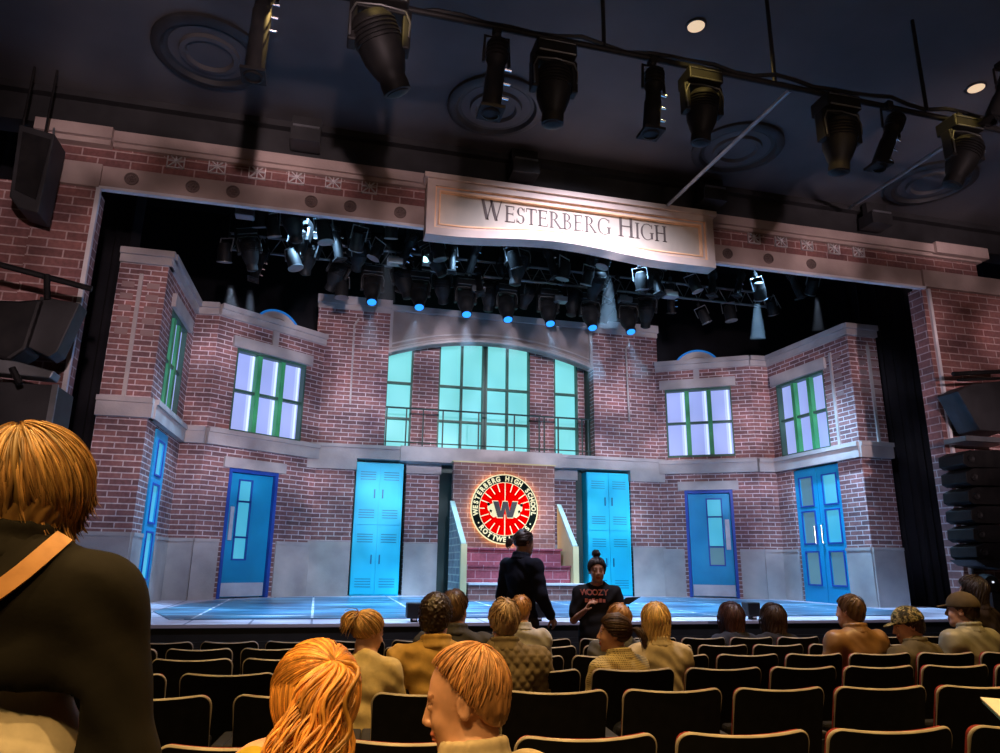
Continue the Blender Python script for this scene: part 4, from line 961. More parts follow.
spots_ = [('parw', 253, 226, 9.4), ('parw', 271, 236, 9.4), ('parw', 388, 238, 9.4), ('dark', 300, 262, 10.35), ('par', 289, 272, 10.3), ('prof', 330, 260, 10.3), ('dark', 345, 291, 11.3), ('par', 320, 245, 9.5),
 ('dark', 402, 292, 11.6), ('par', 360, 250, 9.6), ('dark', 440, 300, 11.7), ('prof', 452, 275, 10.3), ('par', 435, 262, 10.2), ('dark', 487, 308, 11.7), ('par', 510, 268, 10.2), ('prof', 480, 272, 10.4), ('dark', 530, 306, 11.7),
 ('prof', 545, 280, 10.3), ('par', 565, 280, 10.2), ('dark', 572, 318, 11.7), ('parw', 608, 272, 9.6), ('dark', 610, 320, 11.7), ('par', 640, 290, 10.2), ('prof', 655, 300, 10.4), ('par', 700, 325, 11.5), ('par', 729, 323, 11.5),
 ('prof', 672, 312, 11.4), ('parw', 757, 300, 10.3), ('parw', 817, 294, 10.3), ('par', 770, 315, 11.4), ('prof', 745, 300, 10.6), ('dark', 240, 268, 10.3), ('prof', 262, 285, 11.3), ('par', 225, 262, 10.2), ('par', 690, 295, 10.2),
 ('dark', 285, 238, 9.5), ('dark', 312, 272, 10.4), ('dark', 356, 268, 10.4), ('dark', 395, 300, 11.6), ('dark', 425, 276, 10.4), ('prof', 500, 290, 11.4), ('dark', 518, 284, 10.4), ('prof', 560, 296, 11.4), ('dark', 600, 296, 10.4), ('par', 618, 300, 11.4), ('dark', 662, 296, 10.4), ('prof', 475, 300, 11.5), ('dark', 552, 310, 11.7), ('par', 340, 300, 11.5), ('prof', 790, 300, 10.2), ('dark', 650, 325, 11.6), ('par', 590, 285, 10.2), ('prof', 415, 268, 10.3), ('par', 380, 262, 10.3), ('prof', 715, 300, 10.3)]
cnt = {}
posn = ['first', 'second', 'third', 'fourth', 'fifth', 'sixth', 'seventh', 'eighth', 'ninth', 'tenth', 'eleventh', 'twelfth', 'thirteenth', 'fourteenth', 'fifteenth', 'sixteenth', 'seventeenth', 'eighteenth', 'nineteenth', 'twentieth', 'twenty-first', 'twenty-second']
spots_.sort(key=lambda q: (q[0], q[1]))
for kd, px, py, y in spots_:
    c = cnt.get(kd, 0); cnt[kd] = c + 1
    inst(kd, px, py, y, 0, '%s above the stage, %s from the left' % (PL[kd], posn[c]), rx=random.uniform(-.3, .5), ry=random.uniform(-.4, .4), rz=random.uniform(-.6, .6), s=random.uniform(.8, 1.0))
bpy.context.view_layer.update()
for o, x_, y_, z_ in DROPS:
    up_ = [q for q in truss_z.values() if q > z_ + .03]
    mp = MB(); mp.tube([(x_, y_, z_ + .02), (x_, y_, min(up_) if up_ else 8.97)], .014, 6); dp = mp.build('drop_pipe', 'rig_metal', None, True)
    dp.data.transform(Matrix.LocRotScale(o.location, o.rotation_euler, o.scale).inverted()); dp.parent = o
for k, (px, py, y) in enumerate([(245, 214, 9.2), (330, 232, 10.4), (395, 262, 10.4), (430, 262, 10.4), (520, 262, 10.4), (478, 290, 11.4), (625, 300, 11.4), (560, 300, 11.4), (670, 295, 10.4)]):
    p = AY(px, py, y); m = MB(); m.box(Fr((p.x - .12, y), (p.x + .12, y)), 0, .24, p.z - .05, p.z + .05, -.08, .08); m.box(Fr((p.x - .10, y), (p.x - .06, y)), 0, .16, p.z + .05, p.z + .10, -.02, .02)
    tag(m.build('dimmer_box', 'rig_grey', None, False, .01), 'small grey-green cable box in the stage rig, %s of nine from the left' % posn[[0, 1, 2, 3, 5, 4, 7, 6, 8][k]], 'cable box', 'cable boxes in the stage rig')
# ================================================================ loudspeakers and side lights
def beveled_box(m, c, s): pass
def spk_box(name, label, pts, y, depth, front=None):
    'cabinet whose side profile is given in pixels at plane y'
    P_ = [AY(px, py, y) for px, py in pts]; f = Fr((0, y), (1, y)); c = sum(P_, Vector()) / len(P_)
    t = thing(name, label, 'loudspeaker', (c.x, y, min(p.z for p in P_)))
    m = MB(); m.prism(f, [(p.x, p.z) for p in P_], -depth, 0); m.build('cabinet', 'black_paint', t, False, .012)
    return t, f, P_
t, f, P_ = spk_box('loudspeaker', 'tall black loudspeaker hung at the top left of the proscenium', [(9, 196), (17, 207), (38, 213), (55, 134), (19, 124)], 7.5, .35)
m = MB(); m.prism(f, [(p.x, p.z) for p in [AY(*q, 7.5) for q in [(15, 190), (36, 200), (51, 140), (23, 132)]]], 0, .012); m.build('grille', 'rig_metal', t)
m = MB(); m.tube([AY(54, 128, 7.7), AY(51, 175, 7.7)], .012, 6); m.build('side_rail', 'rig_grey', t)
p = AY(32, 128, 7.6)
for k, pz in enumerate((22, 46)):
    m = MB(); q = AY(pz, 128, 7.6); m.tube([(q.x, 7.6, q.z - .1), (q.x, 7.6, 6.62)], .012, 6); m.build('suspension_cable', 'rig_metal', t)
# left side booth lights
t = thing('side_light', 'large dark barn-doored side light at the left edge above a black cabinet', 'stage light', tuple(AY(40, 330, 7.2)))
f = Fr((0, 7.2), (1, 7.2)); PX = lambda l, y=7.2: [(AY(*q, y).x, AY(*q, y).z) for q in l]
m = MB(); m.prism(f, PX([(-30, 352), (10, 362), (28, 350), (44, 300), (20, 302), (-30, 300)]), -.3, .05); m.build('lamp_body', 'rig_metal', t, False, .03)
m = MB(); m.prism(f, PX([(28, 347), (48, 357), (57, 352), (80, 303), (40, 296)]), -.25, .0); m.build('lamp_hood', 'black_paint', t, False, .01)
m = MB(); m.tube([AY(-10, 262, 7.2), AY(92, 289, 7.3)], .03, 8); m.build('support_arm', 'rig_metal', t)
m = MB(); m.tube([AY(47, 275, 7.22), AY(47, 300, 7.2)], .03, 8); m.build('yoke', 'rig_metal', t)
t = thing('side_light', 'small grey side light clamped under the barn-doored one at the left edge', 'stage light', tuple(AY(35, 372, 7.1)))
f = Fr((0, 7.1), (1, 7.1)); m = MB(); m.prism(f, PX([(-10, 358), (-10, 372), (50, 378), (54, 371), (16, 361)], 7.1), -.2, .0); m.build('lamp_body', 'rig_grey', t, False, .01)
m = MB(); m.tube([AY(12, 368, 7.08), AY(20, 384, 7.08)], .03, 8); m.build('clamp', 'rig_metal', t)
t = thing('equipment_cabinet', 'black equipment cabinet against the left pier behind the standing viewer', 'cabinet', tuple(AY(25, 430, 7.3)))
f = Fr((0, 7.3), (1, 7.3)); p0 = PX([(57, 385)], 7.3)[0]; m = MB(); m.box(f, -4.6, p0[0], -.03, p0[1], -.5, .0); m.build('cabinet_body', 'black_paint', t, False, .01)
m = MB(); m.box(f, p0[0] - .03, p0[0] + .02, .0, p0[1], .0, .03); m.build('edge_post', 'rig_grey', t)
m = MB(); m.box(f, -4.6, p0[0], p0[1] - .42, p0[1] - .40, .0, .01); m.build('panel_seam', 'rig_metal', t)
# right side line array
t, f, P_ = spk_box('loudspeaker', 'angled black loudspeaker on a bracket at the right edge', [(958, 391), (980, 430), (1010, 432), (1010, 380), (972, 384)], 7.55, .35)
m = MB(); m.prism(f, [(p.x, p.z) for p in [AY(*q, 7.55) for q in [(956, 392), (978, 430), (985, 428), (964, 388)]]], 0, .03); m.build('grille', 'black_paint', t)
m = MB(); m.tube([AY(953, 374, 7.55), AY(1010, 371, 7.55)], .03, 8); m.tube([AY(958, 380, 7.55), AY(1010, 378, 7.55)], .02, 8); m.build('bracket', 'rig_metal', t)
t = thing('line_array', 'curved black line-array loudspeaker column at the right edge', 'loudspeaker', tuple(AY(985, 560, 7.5)))
f = Fr((0, 7.5), (1, 7.5))
m = MB(); m.box(f, *(sorted([AY(963, 440, 7.5).x, AY(1010, 440, 7.5).x])), AY(963, 441, 7.5).z, AY(963, 436, 7.5).z, -.3, .05); m.build('top_bracket', 'rig_grey', t)
seg = [(963, 450), (966, 468), (968, 487), (971, 506), (973, 525), (976, 543)]
for k, (px, py) in enumerate(seg):
    py2 = py + 17; q = PX([(px + 8, py), (px, py + 4), (px + 1, py2 - 3), (px + 6, py2), (1010, py2 + 1), (1010, py)], 7.5)
    m = MB(); m.prism(f, q, -.4, .0); o = m.build('cabinet', 'rig_metal', t, False, .008)
    m = MB(); m.lathe(AY(px + 8, py + 9, 7.49), (-.2, -1, 0), [(.05, 0), (.045, .012), (.02, .004), (.001, .008)], 14); m.build('driver', 'rig_metal', o)
m = MB(); q = PX([(976, 560), (985, 566), (1010, 570), (1010, 559)], 7.5); m.prism(f, q[::1], -.4, 0); m.build('bottom_fill', 'black_paint', t)
t = thing('side_light', 'small dark moving light with one white spot at the right edge above the seats', 'stage light', tuple(AY(990, 582, 7.3)))
c = AY(990, 582, 7.3); m = MB(); m.lathe(c + Vector((.1, .2, 0)), (-.4, -1, -.1), [(.05, 0), (.10, .04), (.11, .16), (.09, .22), (.001, .23)], 18); m.build('lamp_head', 'rig_metal', t, True)
m = MB(); m.lathe(c + Vector((.02, -.02, .0)), (-.4, -1, -.1), [(.012, 0), (.012, .012), (.001, .013)], 10); m.build('indicator', 'indicator', t)
m = MB(); m.box(Fr((c.x, 7.35), (c.x + .35, 7.35)), 0, .35, c.z - 1.5, c.z - .12, -.25, .05); m.build('stand', 'black_paint', t)
# stage-edge monitors
for px, lab in ((414, 'small black footlight box on the stage edge left of the grey-haired man'), (620 - 82, 'small black footlight box on the stage edge behind the standing man'), (753, 'small black footlight box on the stage edge between the two dark-haired women')):
    p = AY(px, 620, YP + .12); t = thing('footlight_box', lab, 'stage monitor', (p.x, YP + .12, zdeck(YP) + .0), 'footlight boxes on the stage edge')
    z0 = zdeck(YP) + .004; f = Fr((p.x - .085, YP + .12), (p.x + .085, YP + .12))
    m = MB(); m.box(f, 0, .17, z0 + .04, z0 + .20, -.10, .05); m.build('box', 'black_paint', t, False, .012)
    m = MB(); m.box(f, .05, .12, z0, z0 + .04, -.05, .03); m.build('foot', 'rig_metal', t); m = MB(); m.box(f, .065, .105, z0 + .02, z0 + .035, .03, .05); m.build('label_tag', 'stone_trim', t)
# ================================================================ people: signed-distance bodies turned to meshes
def _cone(p, a, b, ra, rb, fl=1.):
    s = np.array([1, 1 / fl, 1.], np.float32)
    p = p * s; a = np.array(a) * s; b = np.array(b) * s
    ab = b - a; t = np.clip(((p - a) @ ab) / max(ab @ ab, 1e-9), 0, 1)
    d = np.linalg.norm(p - a - t[..., None] * ab, axis=-1) - (ra + (rb - ra) * t)
    return d * (fl if fl < 1 else 1)
def _ell(p, c, r, R=None):
    q = p - np.array(c)
    if R is not None: q = q @ R
    r = np.array(r); k0 = np.linalg.norm(q / r, axis=-1); k1 = np.linalg.norm(q / (r * r), axis=-1)
    return k0 * (k0 - 1) / np.maximum(k1, 1e-6)
class SDF:
    def __init__(s): s.ops = []
    def cone(s, a, b, ra, rb=None, k=.02, fl=1.): s.ops.append(('c', np.array(a, float), np.array(b, float), ra, ra if rb is None else rb, k, fl)); return s
    def ell(s, c, r, R=None, k=.015): s.ops.append(('e', np.array(c, float), np.array(r, float), R, k)); return s
    def sub(s, c, r, R=None, k=.006): s.ops.append(('s', np.array(c, float), np.array(r, float), R, k)); return s
    def mesh(s, res, disp=None, cut=None, pad=.05):
        lo = np.full(3, 1e9); hi = -lo; bx = []
        for o in s.ops:
            if o[0] == 'c': m = max(o[3], o[4]) * max(1, o[6]); l = np.minimum(o[1], o[2]) - m; h = np.maximum(o[1], o[2]) + m
            else: m = max(o[2]); l = o[1] - m; h = o[1] + m
            bx.append((l, h))
            if o[0] != 's': lo = np.minimum(lo, l); hi = np.maximum(hi, h)
        lo -= pad; hi += pad; n = np.ceil((hi - lo) / res).astype(int) + 1
        D = np.full(n, .08, np.float32); ax = [lo[i] + res * np.arange(n[i]) for i in range(3)]
        for o, (l, h) in zip(s.ops, bx):
            mg = .06; i0 = np.maximum(((l - mg - lo) / res).astype(int), 0); i1 = np.minimum(((h + mg - lo) / res).astype(int) + 2, n)
            if (i1 <= i0).any(): continue
            sl = tuple(slice(a, b) for a, b in zip(i0, i1))
            P = np.stack(np.meshgrid(*[ax[i][i0[i]:i1[i]] for i in range(3)], indexing='ij'), -1).astype(np.float32)
            d0 = D[sl]
            if o[0] == 'c': d = _cone(P, *o[1:5], o[6]); k = o[5]
            else: d = _ell(P, *o[1:4]); k = o[4]
            if o[0] == 's': h_ = np.clip(.5 - .5 * (d0 + d) / k, 0, 1); D[sl] = d0 * (1 - h_) - d * h_ + k * h_ * (1 - h_)
            else: h_ = np.clip(.5 + .5 * (d0 - d) / k, 0, 1); D[sl] = d0 * (1 - h_) + d * h_ - k * h_ * (1 - h_)
        if disp or cut:
            P = np.stack(np.meshgrid(*ax, indexing='ij'), -1).astype(np.float32)
            if disp: D = D + disp(P)
            if cut: D = np.maximum(D, cut(P))
        D[0] = D[-1] = .05; D[:, 0] = D[:, -1] = .05; D[:, :, 0] = D[:, :, -1] = .05
        return nets(D, lo, res)
def nets(D, lo, res):
    S = D < 0; n = np.array(D.shape)
    acc = np.zeros((*(n - 1), 3), np.float32); cnt = np.zeros(n - 1, np.float32)
    offs = [(0, 0), (0, 1), (1, 0), (1, 1)]
    for ax in range(3):
        oth = [i for i in range(3) if i != ax]
        for a, b in offs:
            st = [0, 0, 0]; st[oth[0]] = a; st[oth[1]] = b; e0 = tuple(slice(st[i], st[i] + n[i] - 1) for i in range(3))
            st2 = list(st); st2[ax] += 1; e1 = tuple(slice(st2[i], st2[i] + n[i] - 1) for i in range(3))
            x = S[e0] != S[e1]; d0, d1 = D[e0], D[e1]; t = np.where(x, d0 / np.where(x, d0 - d1, 1), 0)
            v = np.zeros((*(n - 1), 3), np.float32); v[..., oth[0]] = a; v[..., oth[1]] = b; v[..., ax] = t
            acc += v * x[..., None]; cnt += x
    act = cnt > 0; idx = np.full(n - 1, -1, np.int64); idx[act] = np.arange(act.sum())
    ijk = np.argwhere(act); V = lo + res * (ijk + acc[act] / cnt[act][:, None])
    Fs = []
    for ax in range(3):
        o1, o2 = [(1, 2), (2, 0), (0, 1)][ax]
        sl0 = [slice(1, -1)] * 3; sl0[ax] = slice(0, -1); sl1 = [slice(1, -1)] * 3; sl1[ax] = slice(1, None)
        a, b = S[tuple(sl0)], S[tuple(sl1)]; e = np.argwhere(a != b)
        if not len(e): continue
        inside = a[tuple(e.T)]; base = e.copy()
        for i in range(3):
            if i != ax: base[:, i] += 1
        q = []
        for da, db in ((0, 0), (-1, 0), (-1, -1), (0, -1)):
            c = base.copy(); c[:, o1] += da; c[:, o2] += db; q.append(idx[tuple(c.T)])
        q = np.stack(q, 1); q[~inside] = q[~inside][:, ::-1]; Fs.append(q)
    Fc = np.concatenate(Fs); Fc = Fc[(Fc >= 0).all(1)]
    return V, Fc
def np_mesh(name, V, Fc, mat, parent=None, tint=None, M=None):
    if M is not None: V = V @ np.array(M.to_3x3()).T + np.array(M.translation)
    me = bpy.data.meshes.new(name); me.vertices.add(len(V)); me.vertices.foreach_set('co', V.astype(np.float32).ravel())
    k = Fc.shape[1]; me.loops.add(len(Fc) * k); me.loops.foreach_set('vertex_index', Fc.astype(np.int32).ravel())
    me.polygons.add(len(Fc)); me.polygons.foreach_set('loop_start', np.arange(0, len(Fc) * k, k, dtype=np.int32)); me.polygons.foreach_set('loop_total', np.full(len(Fc), k, np.int32))
    me.polygons.foreach_set('use_smooth', np.ones(len(Fc), bool)); me.update(calc_edges=True); me.validate()
    at = me.color_attributes.new('tint', 'FLOAT_COLOR', 'POINT')
    c = np.ones((len(V), 4), np.float32)
    if tint is not None: c[:, :3] = tint
    at.data.foreach_set('color', c.ravel())
    me.materials.append(MATS[mat]); o = bpy.data.objects.new(name, me); COL.objects.link(o)
    if parent: o.parent = parent
    return o
def tint_mat(name, col, rough=.6, spec=.4, scale=30., vary=.15, sheen=0., stretch=(1, 1, 1), bump=0., sub=0.):
    if name in MATS: return name
    m, nt, b = nmat(name, rough, 0, col, spec)
    at = N(nt, 'ShaderNodeAttribute'); at.attribute_name = 'tint'
    tc = N(nt, 'ShaderNodeTexCoord'); mp = N(nt, 'ShaderNodeMapping'); mp.inputs['Scale'].default_value = stretch
    nt.links.new(tc.outputs['Object'], mp.inputs['Vector'])
    n = N(nt, 'ShaderNodeTexNoise'); n.inputs['Scale'].default_value = scale; n.inputs['Detail'].default_value = 5; nt.links.new(mp.outputs['Vector'], n.inputs['Vector'])
    mx = N(nt, 'ShaderNodeMixRGB', blend_type='MULTIPLY'); mx.inputs['Fac'].default_value = 1
    lo_ = tuple(c * (1 - vary) for c in col); hi_ = tuple(min(c * (1 + vary), 1) for c in col)
    nt.links.new(ramp(nt, n.outputs['Fac'], [(.3, lo_), (.7, hi_)]), mx.inputs['Color1']); nt.links.new(at.outputs['Color'], mx.inputs['Color2'])
    nt.links.new(mx.outputs['Color'], b.inputs['Base Color'])
    if sub: b.inputs['Subsurface Weight'].default_value = sub; b.inputs['Subsurface Radius'].default_value = (.012, .004, .002)
    if bump:
        bp = N(nt, 'ShaderNodeBump'); bp.inputs['Strength'].default_value = bump; bp.inputs['Distance'].default_value = .01
        nt.links.new(n.outputs['Fac'], bp.inputs['Height']); nt.links.new(bp.outputs['Normal'], b.inputs['Normal'])
    return name
tint_mat('skin_fair', (.62, .34, .23), .5, .4, 40, .06)
tint_mat('skin_tan', (.48, .25, .16), .5, .4, 40, .06)
MATS_CLOTH = {}
def cloth(name, col, kind='plain'):
    if name in MATS: return name
    if kind == 'plain': return tint_mat(name, col, .85, .2, 14, .22, bump=.25)
    if kind == 'leather': return tint_mat(name, col, .42, .5, 6, .35, bump=.4)
    m, nt, b = nmat(name, .9, 0, col, .2); tc = N(nt, 'ShaderNodeTexCoord')
    if kind == 'tweed':
        ck = N(nt, 'ShaderNodeTexWave'); ck.bands_direction = 'X'; ck.inputs['Scale'].default_value = 26; ck2 = N(nt, 'ShaderNodeTexWave'); ck2.bands_direction = 'Z'; ck2.inputs['Scale'].default_value = 26
        for w in (ck, ck2): nt.links.new(tc.outputs['Object'], w.inputs['Vector']); w.inputs['Distortion'].default_value = 1.5
        ad = N(nt, 'ShaderNodeMath', operation='MAXIMUM'); nt.links.new(ck.outputs['Fac'], ad.inputs[0]); nt.links.new(ck2.outputs['Fac'], ad.inputs[1])
        n = N(nt, 'ShaderNodeTexNoise'); n.inputs['Scale'].default_value = 120; nt.links.new(tc.outputs['Object'], n.inputs['Vector'])
        a2 = N(nt, 'ShaderNodeMath', operation='ADD'); nt.links.new(ad.outputs[0], a2.inputs[0]); nt.links.new(n.outputs['Fac'], a2.inputs[1])
        s_ = N(nt, 'ShaderNodeMath', operation='MULTIPLY'); nt.links.new(a2.outputs[0], s_.inputs[0]); s_.inputs[1].default_value = .5
        nt.links.new(ramp(nt, s_.outputs[0], [(.35, tuple(c * .45 for c in col)), (.72, tuple(min(c * 1.5, 1) for c in col))]), b.inputs['Base Color'])
    if kind == 'camo':
        n = N(nt, 'ShaderNodeTexNoise'); n.inputs['Scale'].default_value = 28; n.inputs['Detail'].default_value = 2; nt.links.new(tc.outputs['Object'], n.inputs['Vector'])
        r = ramp(nt, n.outputs['Fac'], [(.40, (.03, .028, .015)), (.46, (.12, .10, .04)), (.52, (.30, .24, .11)), (.6, (.08, .09, .035))]); r.node.color_ramp.interpolation = 'CONSTANT'
        nt.links.new(r, b.inputs['Base Color'])
    return name
def hair_mat(name, col, spec=.5, rough=.42, vary=.35):
    return tint_mat(name, col, rough, spec, 60, vary, stretch=(1, 1, .15))
def rot3(yaw=0, pitch=0, roll=0):
    'yaw + turns left, pitch + looks down, roll + tips to the right'
    return Matrix.Rotation(yaw, 3, 'Z') @ Matrix.Rotation(-pitch, 3, 'X') @ Matrix.Rotation(roll, 3, 'Y')
HL_Y = [-.14, -.09, -.045, .0, .028, .05, .07, .09, .12]
HL = {'short': [-.085, -.078, -.055, -.01, .012, .04, .062, .078, .08], 'up': [-.075, -.07, -.05, -.02, .008, .035, .058, .072, .08], 'thin': [-.095, -.088, -.048, .036, .074, .096, .108, .114, .114]}
def hairline(y, kind='short'): return np.interp(y, HL_Y, HL[kind])
CC = np.array([0, -.012, .035]); CR = np.array([.074, .094, .088])
def scalp(dirv, off):
    d = dirv / np.linalg.norm(dirv, axis=-1, keepdims=True); t = 1 / np.linalg.norm(d / (CR + off), axis=-1, keepdims=True); return CC + d * t
def head_ops(s, c, R, sc=1., ears=True, fine=True, masculine=False):
    Rn = np.array(R); P = lambda *v: c + Rn @ (np.array(v) * sc)
    E = lambda v, r, k=.015: s.ell(P(*v), np.array(r) * sc, Rn, k)
    E((0, -.012, .035), (.074, .094, .088)); E((0, .030, -.018), (.060, .060, .086), .03); E((0, .034, -.066), (.051, .050, .045), .03)
    E((0, .072, -.098), (.020, .018, .017), .02); E((0, .076, .027), (.044, .014, .010), .012)
    if masculine: E((0, .05, -.085), (.045, .04, .030), .02)
    for q in (-1, 1):
        E((q * .034, .062, -.030), (.021, .021, .022), .02)
        s.sub(P(q * .031, .097, .008), np.array((.017, .016, .012)) * sc, Rn, .010)
        E((q * .030, .080, .007), (.0130, .0125, .0115), .003)
        if ears:
            E((q * .076, -.006, -.006), (.0085, .0175, .029), .006); s.sub(P(q * .087, -.002, -.004), np.array((.008, .012, .022)) * sc, Rn, .004)
    s.cone(P(0, .088, .016), P(0, .107, -.026), .0075 * sc, .0112 * sc, .008)
    for q in (-1, 1): E((q * .010, .100, -.032), (.009, .010, .0075), .006)
    E((0, .094, -.0565), (.022, .0085, .0055), .004); E((0, .0915, -.0685), (.019, .009, .0065), .004)
    E((0, .085, -.045), (.014, .010, .010), .01)
def skin_tint(V, c, R, sc, pale=False):
    q = (V - c) @ np.array(R) / sc; T = np.ones((len(V), 3), np.float32); x, y, z = np.abs(q[:, 0]), q[:, 1], q[:, 2]
    near = np.linalg.norm(q, axis=1) < .16
    lips = near & (x < .024) & (y > .08) & (z > -.077) & (z < -.050); T[lips] = (.95, .55, .55)
    line = near & (x < .022) & (y > .08) & (np.abs(z + .0625) < .0022); T[line] = (.45, .25, .25)
    brow = near & (x > .012) & (x < .050) & (y > .06) & (np.abs(z - .031 - .05 * (x - .03) * -1) < .0045); T[brow] = (.42, .34, .28)
    eye = near & (x > .019) & (x < .042) & (y > .075) & (np.abs(z - .008) < .006); T[eye] = (.9, 1.1, 1.3)
    iris = near & (np.abs(x - .030) < .0055) & (y > .08) & (np.abs(z - .008) < .0055); T[iris] = (.12, .12, .14)
    lash = near & (x > .017) & (x < .044) & (y > .072) & (np.abs(z - .0150) < .0022); T[lash] = (.3, .22, .2)
    return T
def hand_ops(s, w, d, palm_n, sc=1., curl=.5, thumb=1):
    'w wrist, d pointing direction, palm_n palm normal'
    d = np.array(d) / np.linalg.norm(d); n = np.array(palm_n, float); n -= d * (n @ d); n /= np.linalg.norm(n); sd = np.cross(d, n)
    w = np.array(w, float); pe = w + d * .085 * sc
    for q in (-.026, -.009, .009, .026): s.cone(w + sd * q * .6 * sc, pe + sd * q * sc, .014 * sc, .011 * sc, .008)
    for q, L in ((-.028, .062), (-.0095, .075), (.0095, .080), (.028, .070)):
        L *= sc; a = pe + sd * q * sc; c1 = curl; b1 = a + (d * math.cos(c1) + n * math.sin(c1)) * L * .5; c2 = curl * 2.1
        e = b1 + (d * math.cos(c2) + n * math.sin(c2)) * L * .5; s.cone(a, b1, .0088 * sc, .008 * sc, .004); s.cone(b1, e, .008 * sc, .0065 * sc, .004)
    a = w + d * .025 * sc + sd * thumb * .026 * sc; b1 = a + (d * .55 + sd * thumb * .75 + n * .35) * .042 * sc; e = b1 + (d * .85 + sd * thumb * .1 + n * .5) * .036 * sc
    s.cone(a, b1, .012 * sc, .0098 * sc, .006); s.cone(b1, e, .0096 * sc, .0075 * sc, .004)
def lock_mesh(paths, widths, tints, nside=5, flat=.5):
    Vs, Fs, Ts = [], [], []; b0 = 0
    for P, wd, tn in zip(paths, widths, tints):
        P = np.asarray(P, float); K = len(P)
        if K < 3: continue
        T = np.gradient(P, axis=0); T /= np.linalg.norm(T, axis=1, keepdims=True) + 1e-9
        ref = np.array([0, 0, 1.]) if abs(T[0][2]) < .8 else np.array([0, 1., 0]); A = np.cross(T, ref); A /= np.linalg.norm(A, axis=1, keepdims=True) + 1e-9; B = np.cross(T, A)
        prof = np.sin(np.clip(np.linspace(.12, 1, K), 0, 1) * PI) ** .5 * .9 + .1; prof[-1] = .12; prof[0] = .5
        for i in range(nside):
            w = 2 * PI * i / nside; Vs.append(P + (A * math.cos(w) + B * math.sin(w) * flat) * (prof * wd)[:, None])
        m = np.arange(K - 1)
        for i in range(nside):
            j = (i + 1) % nside; Fs.append(np.stack([b0 + i * K + m, b0 + j * K + m, b0 + j * K + m + 1, b0 + i * K + m + 1], 1))
        Ts.append(np.tile(tn, (K * nside, 1))); b0 += K * nside
    return np.concatenate(Vs), np.concatenate(Fs), np.concatenate(Ts)
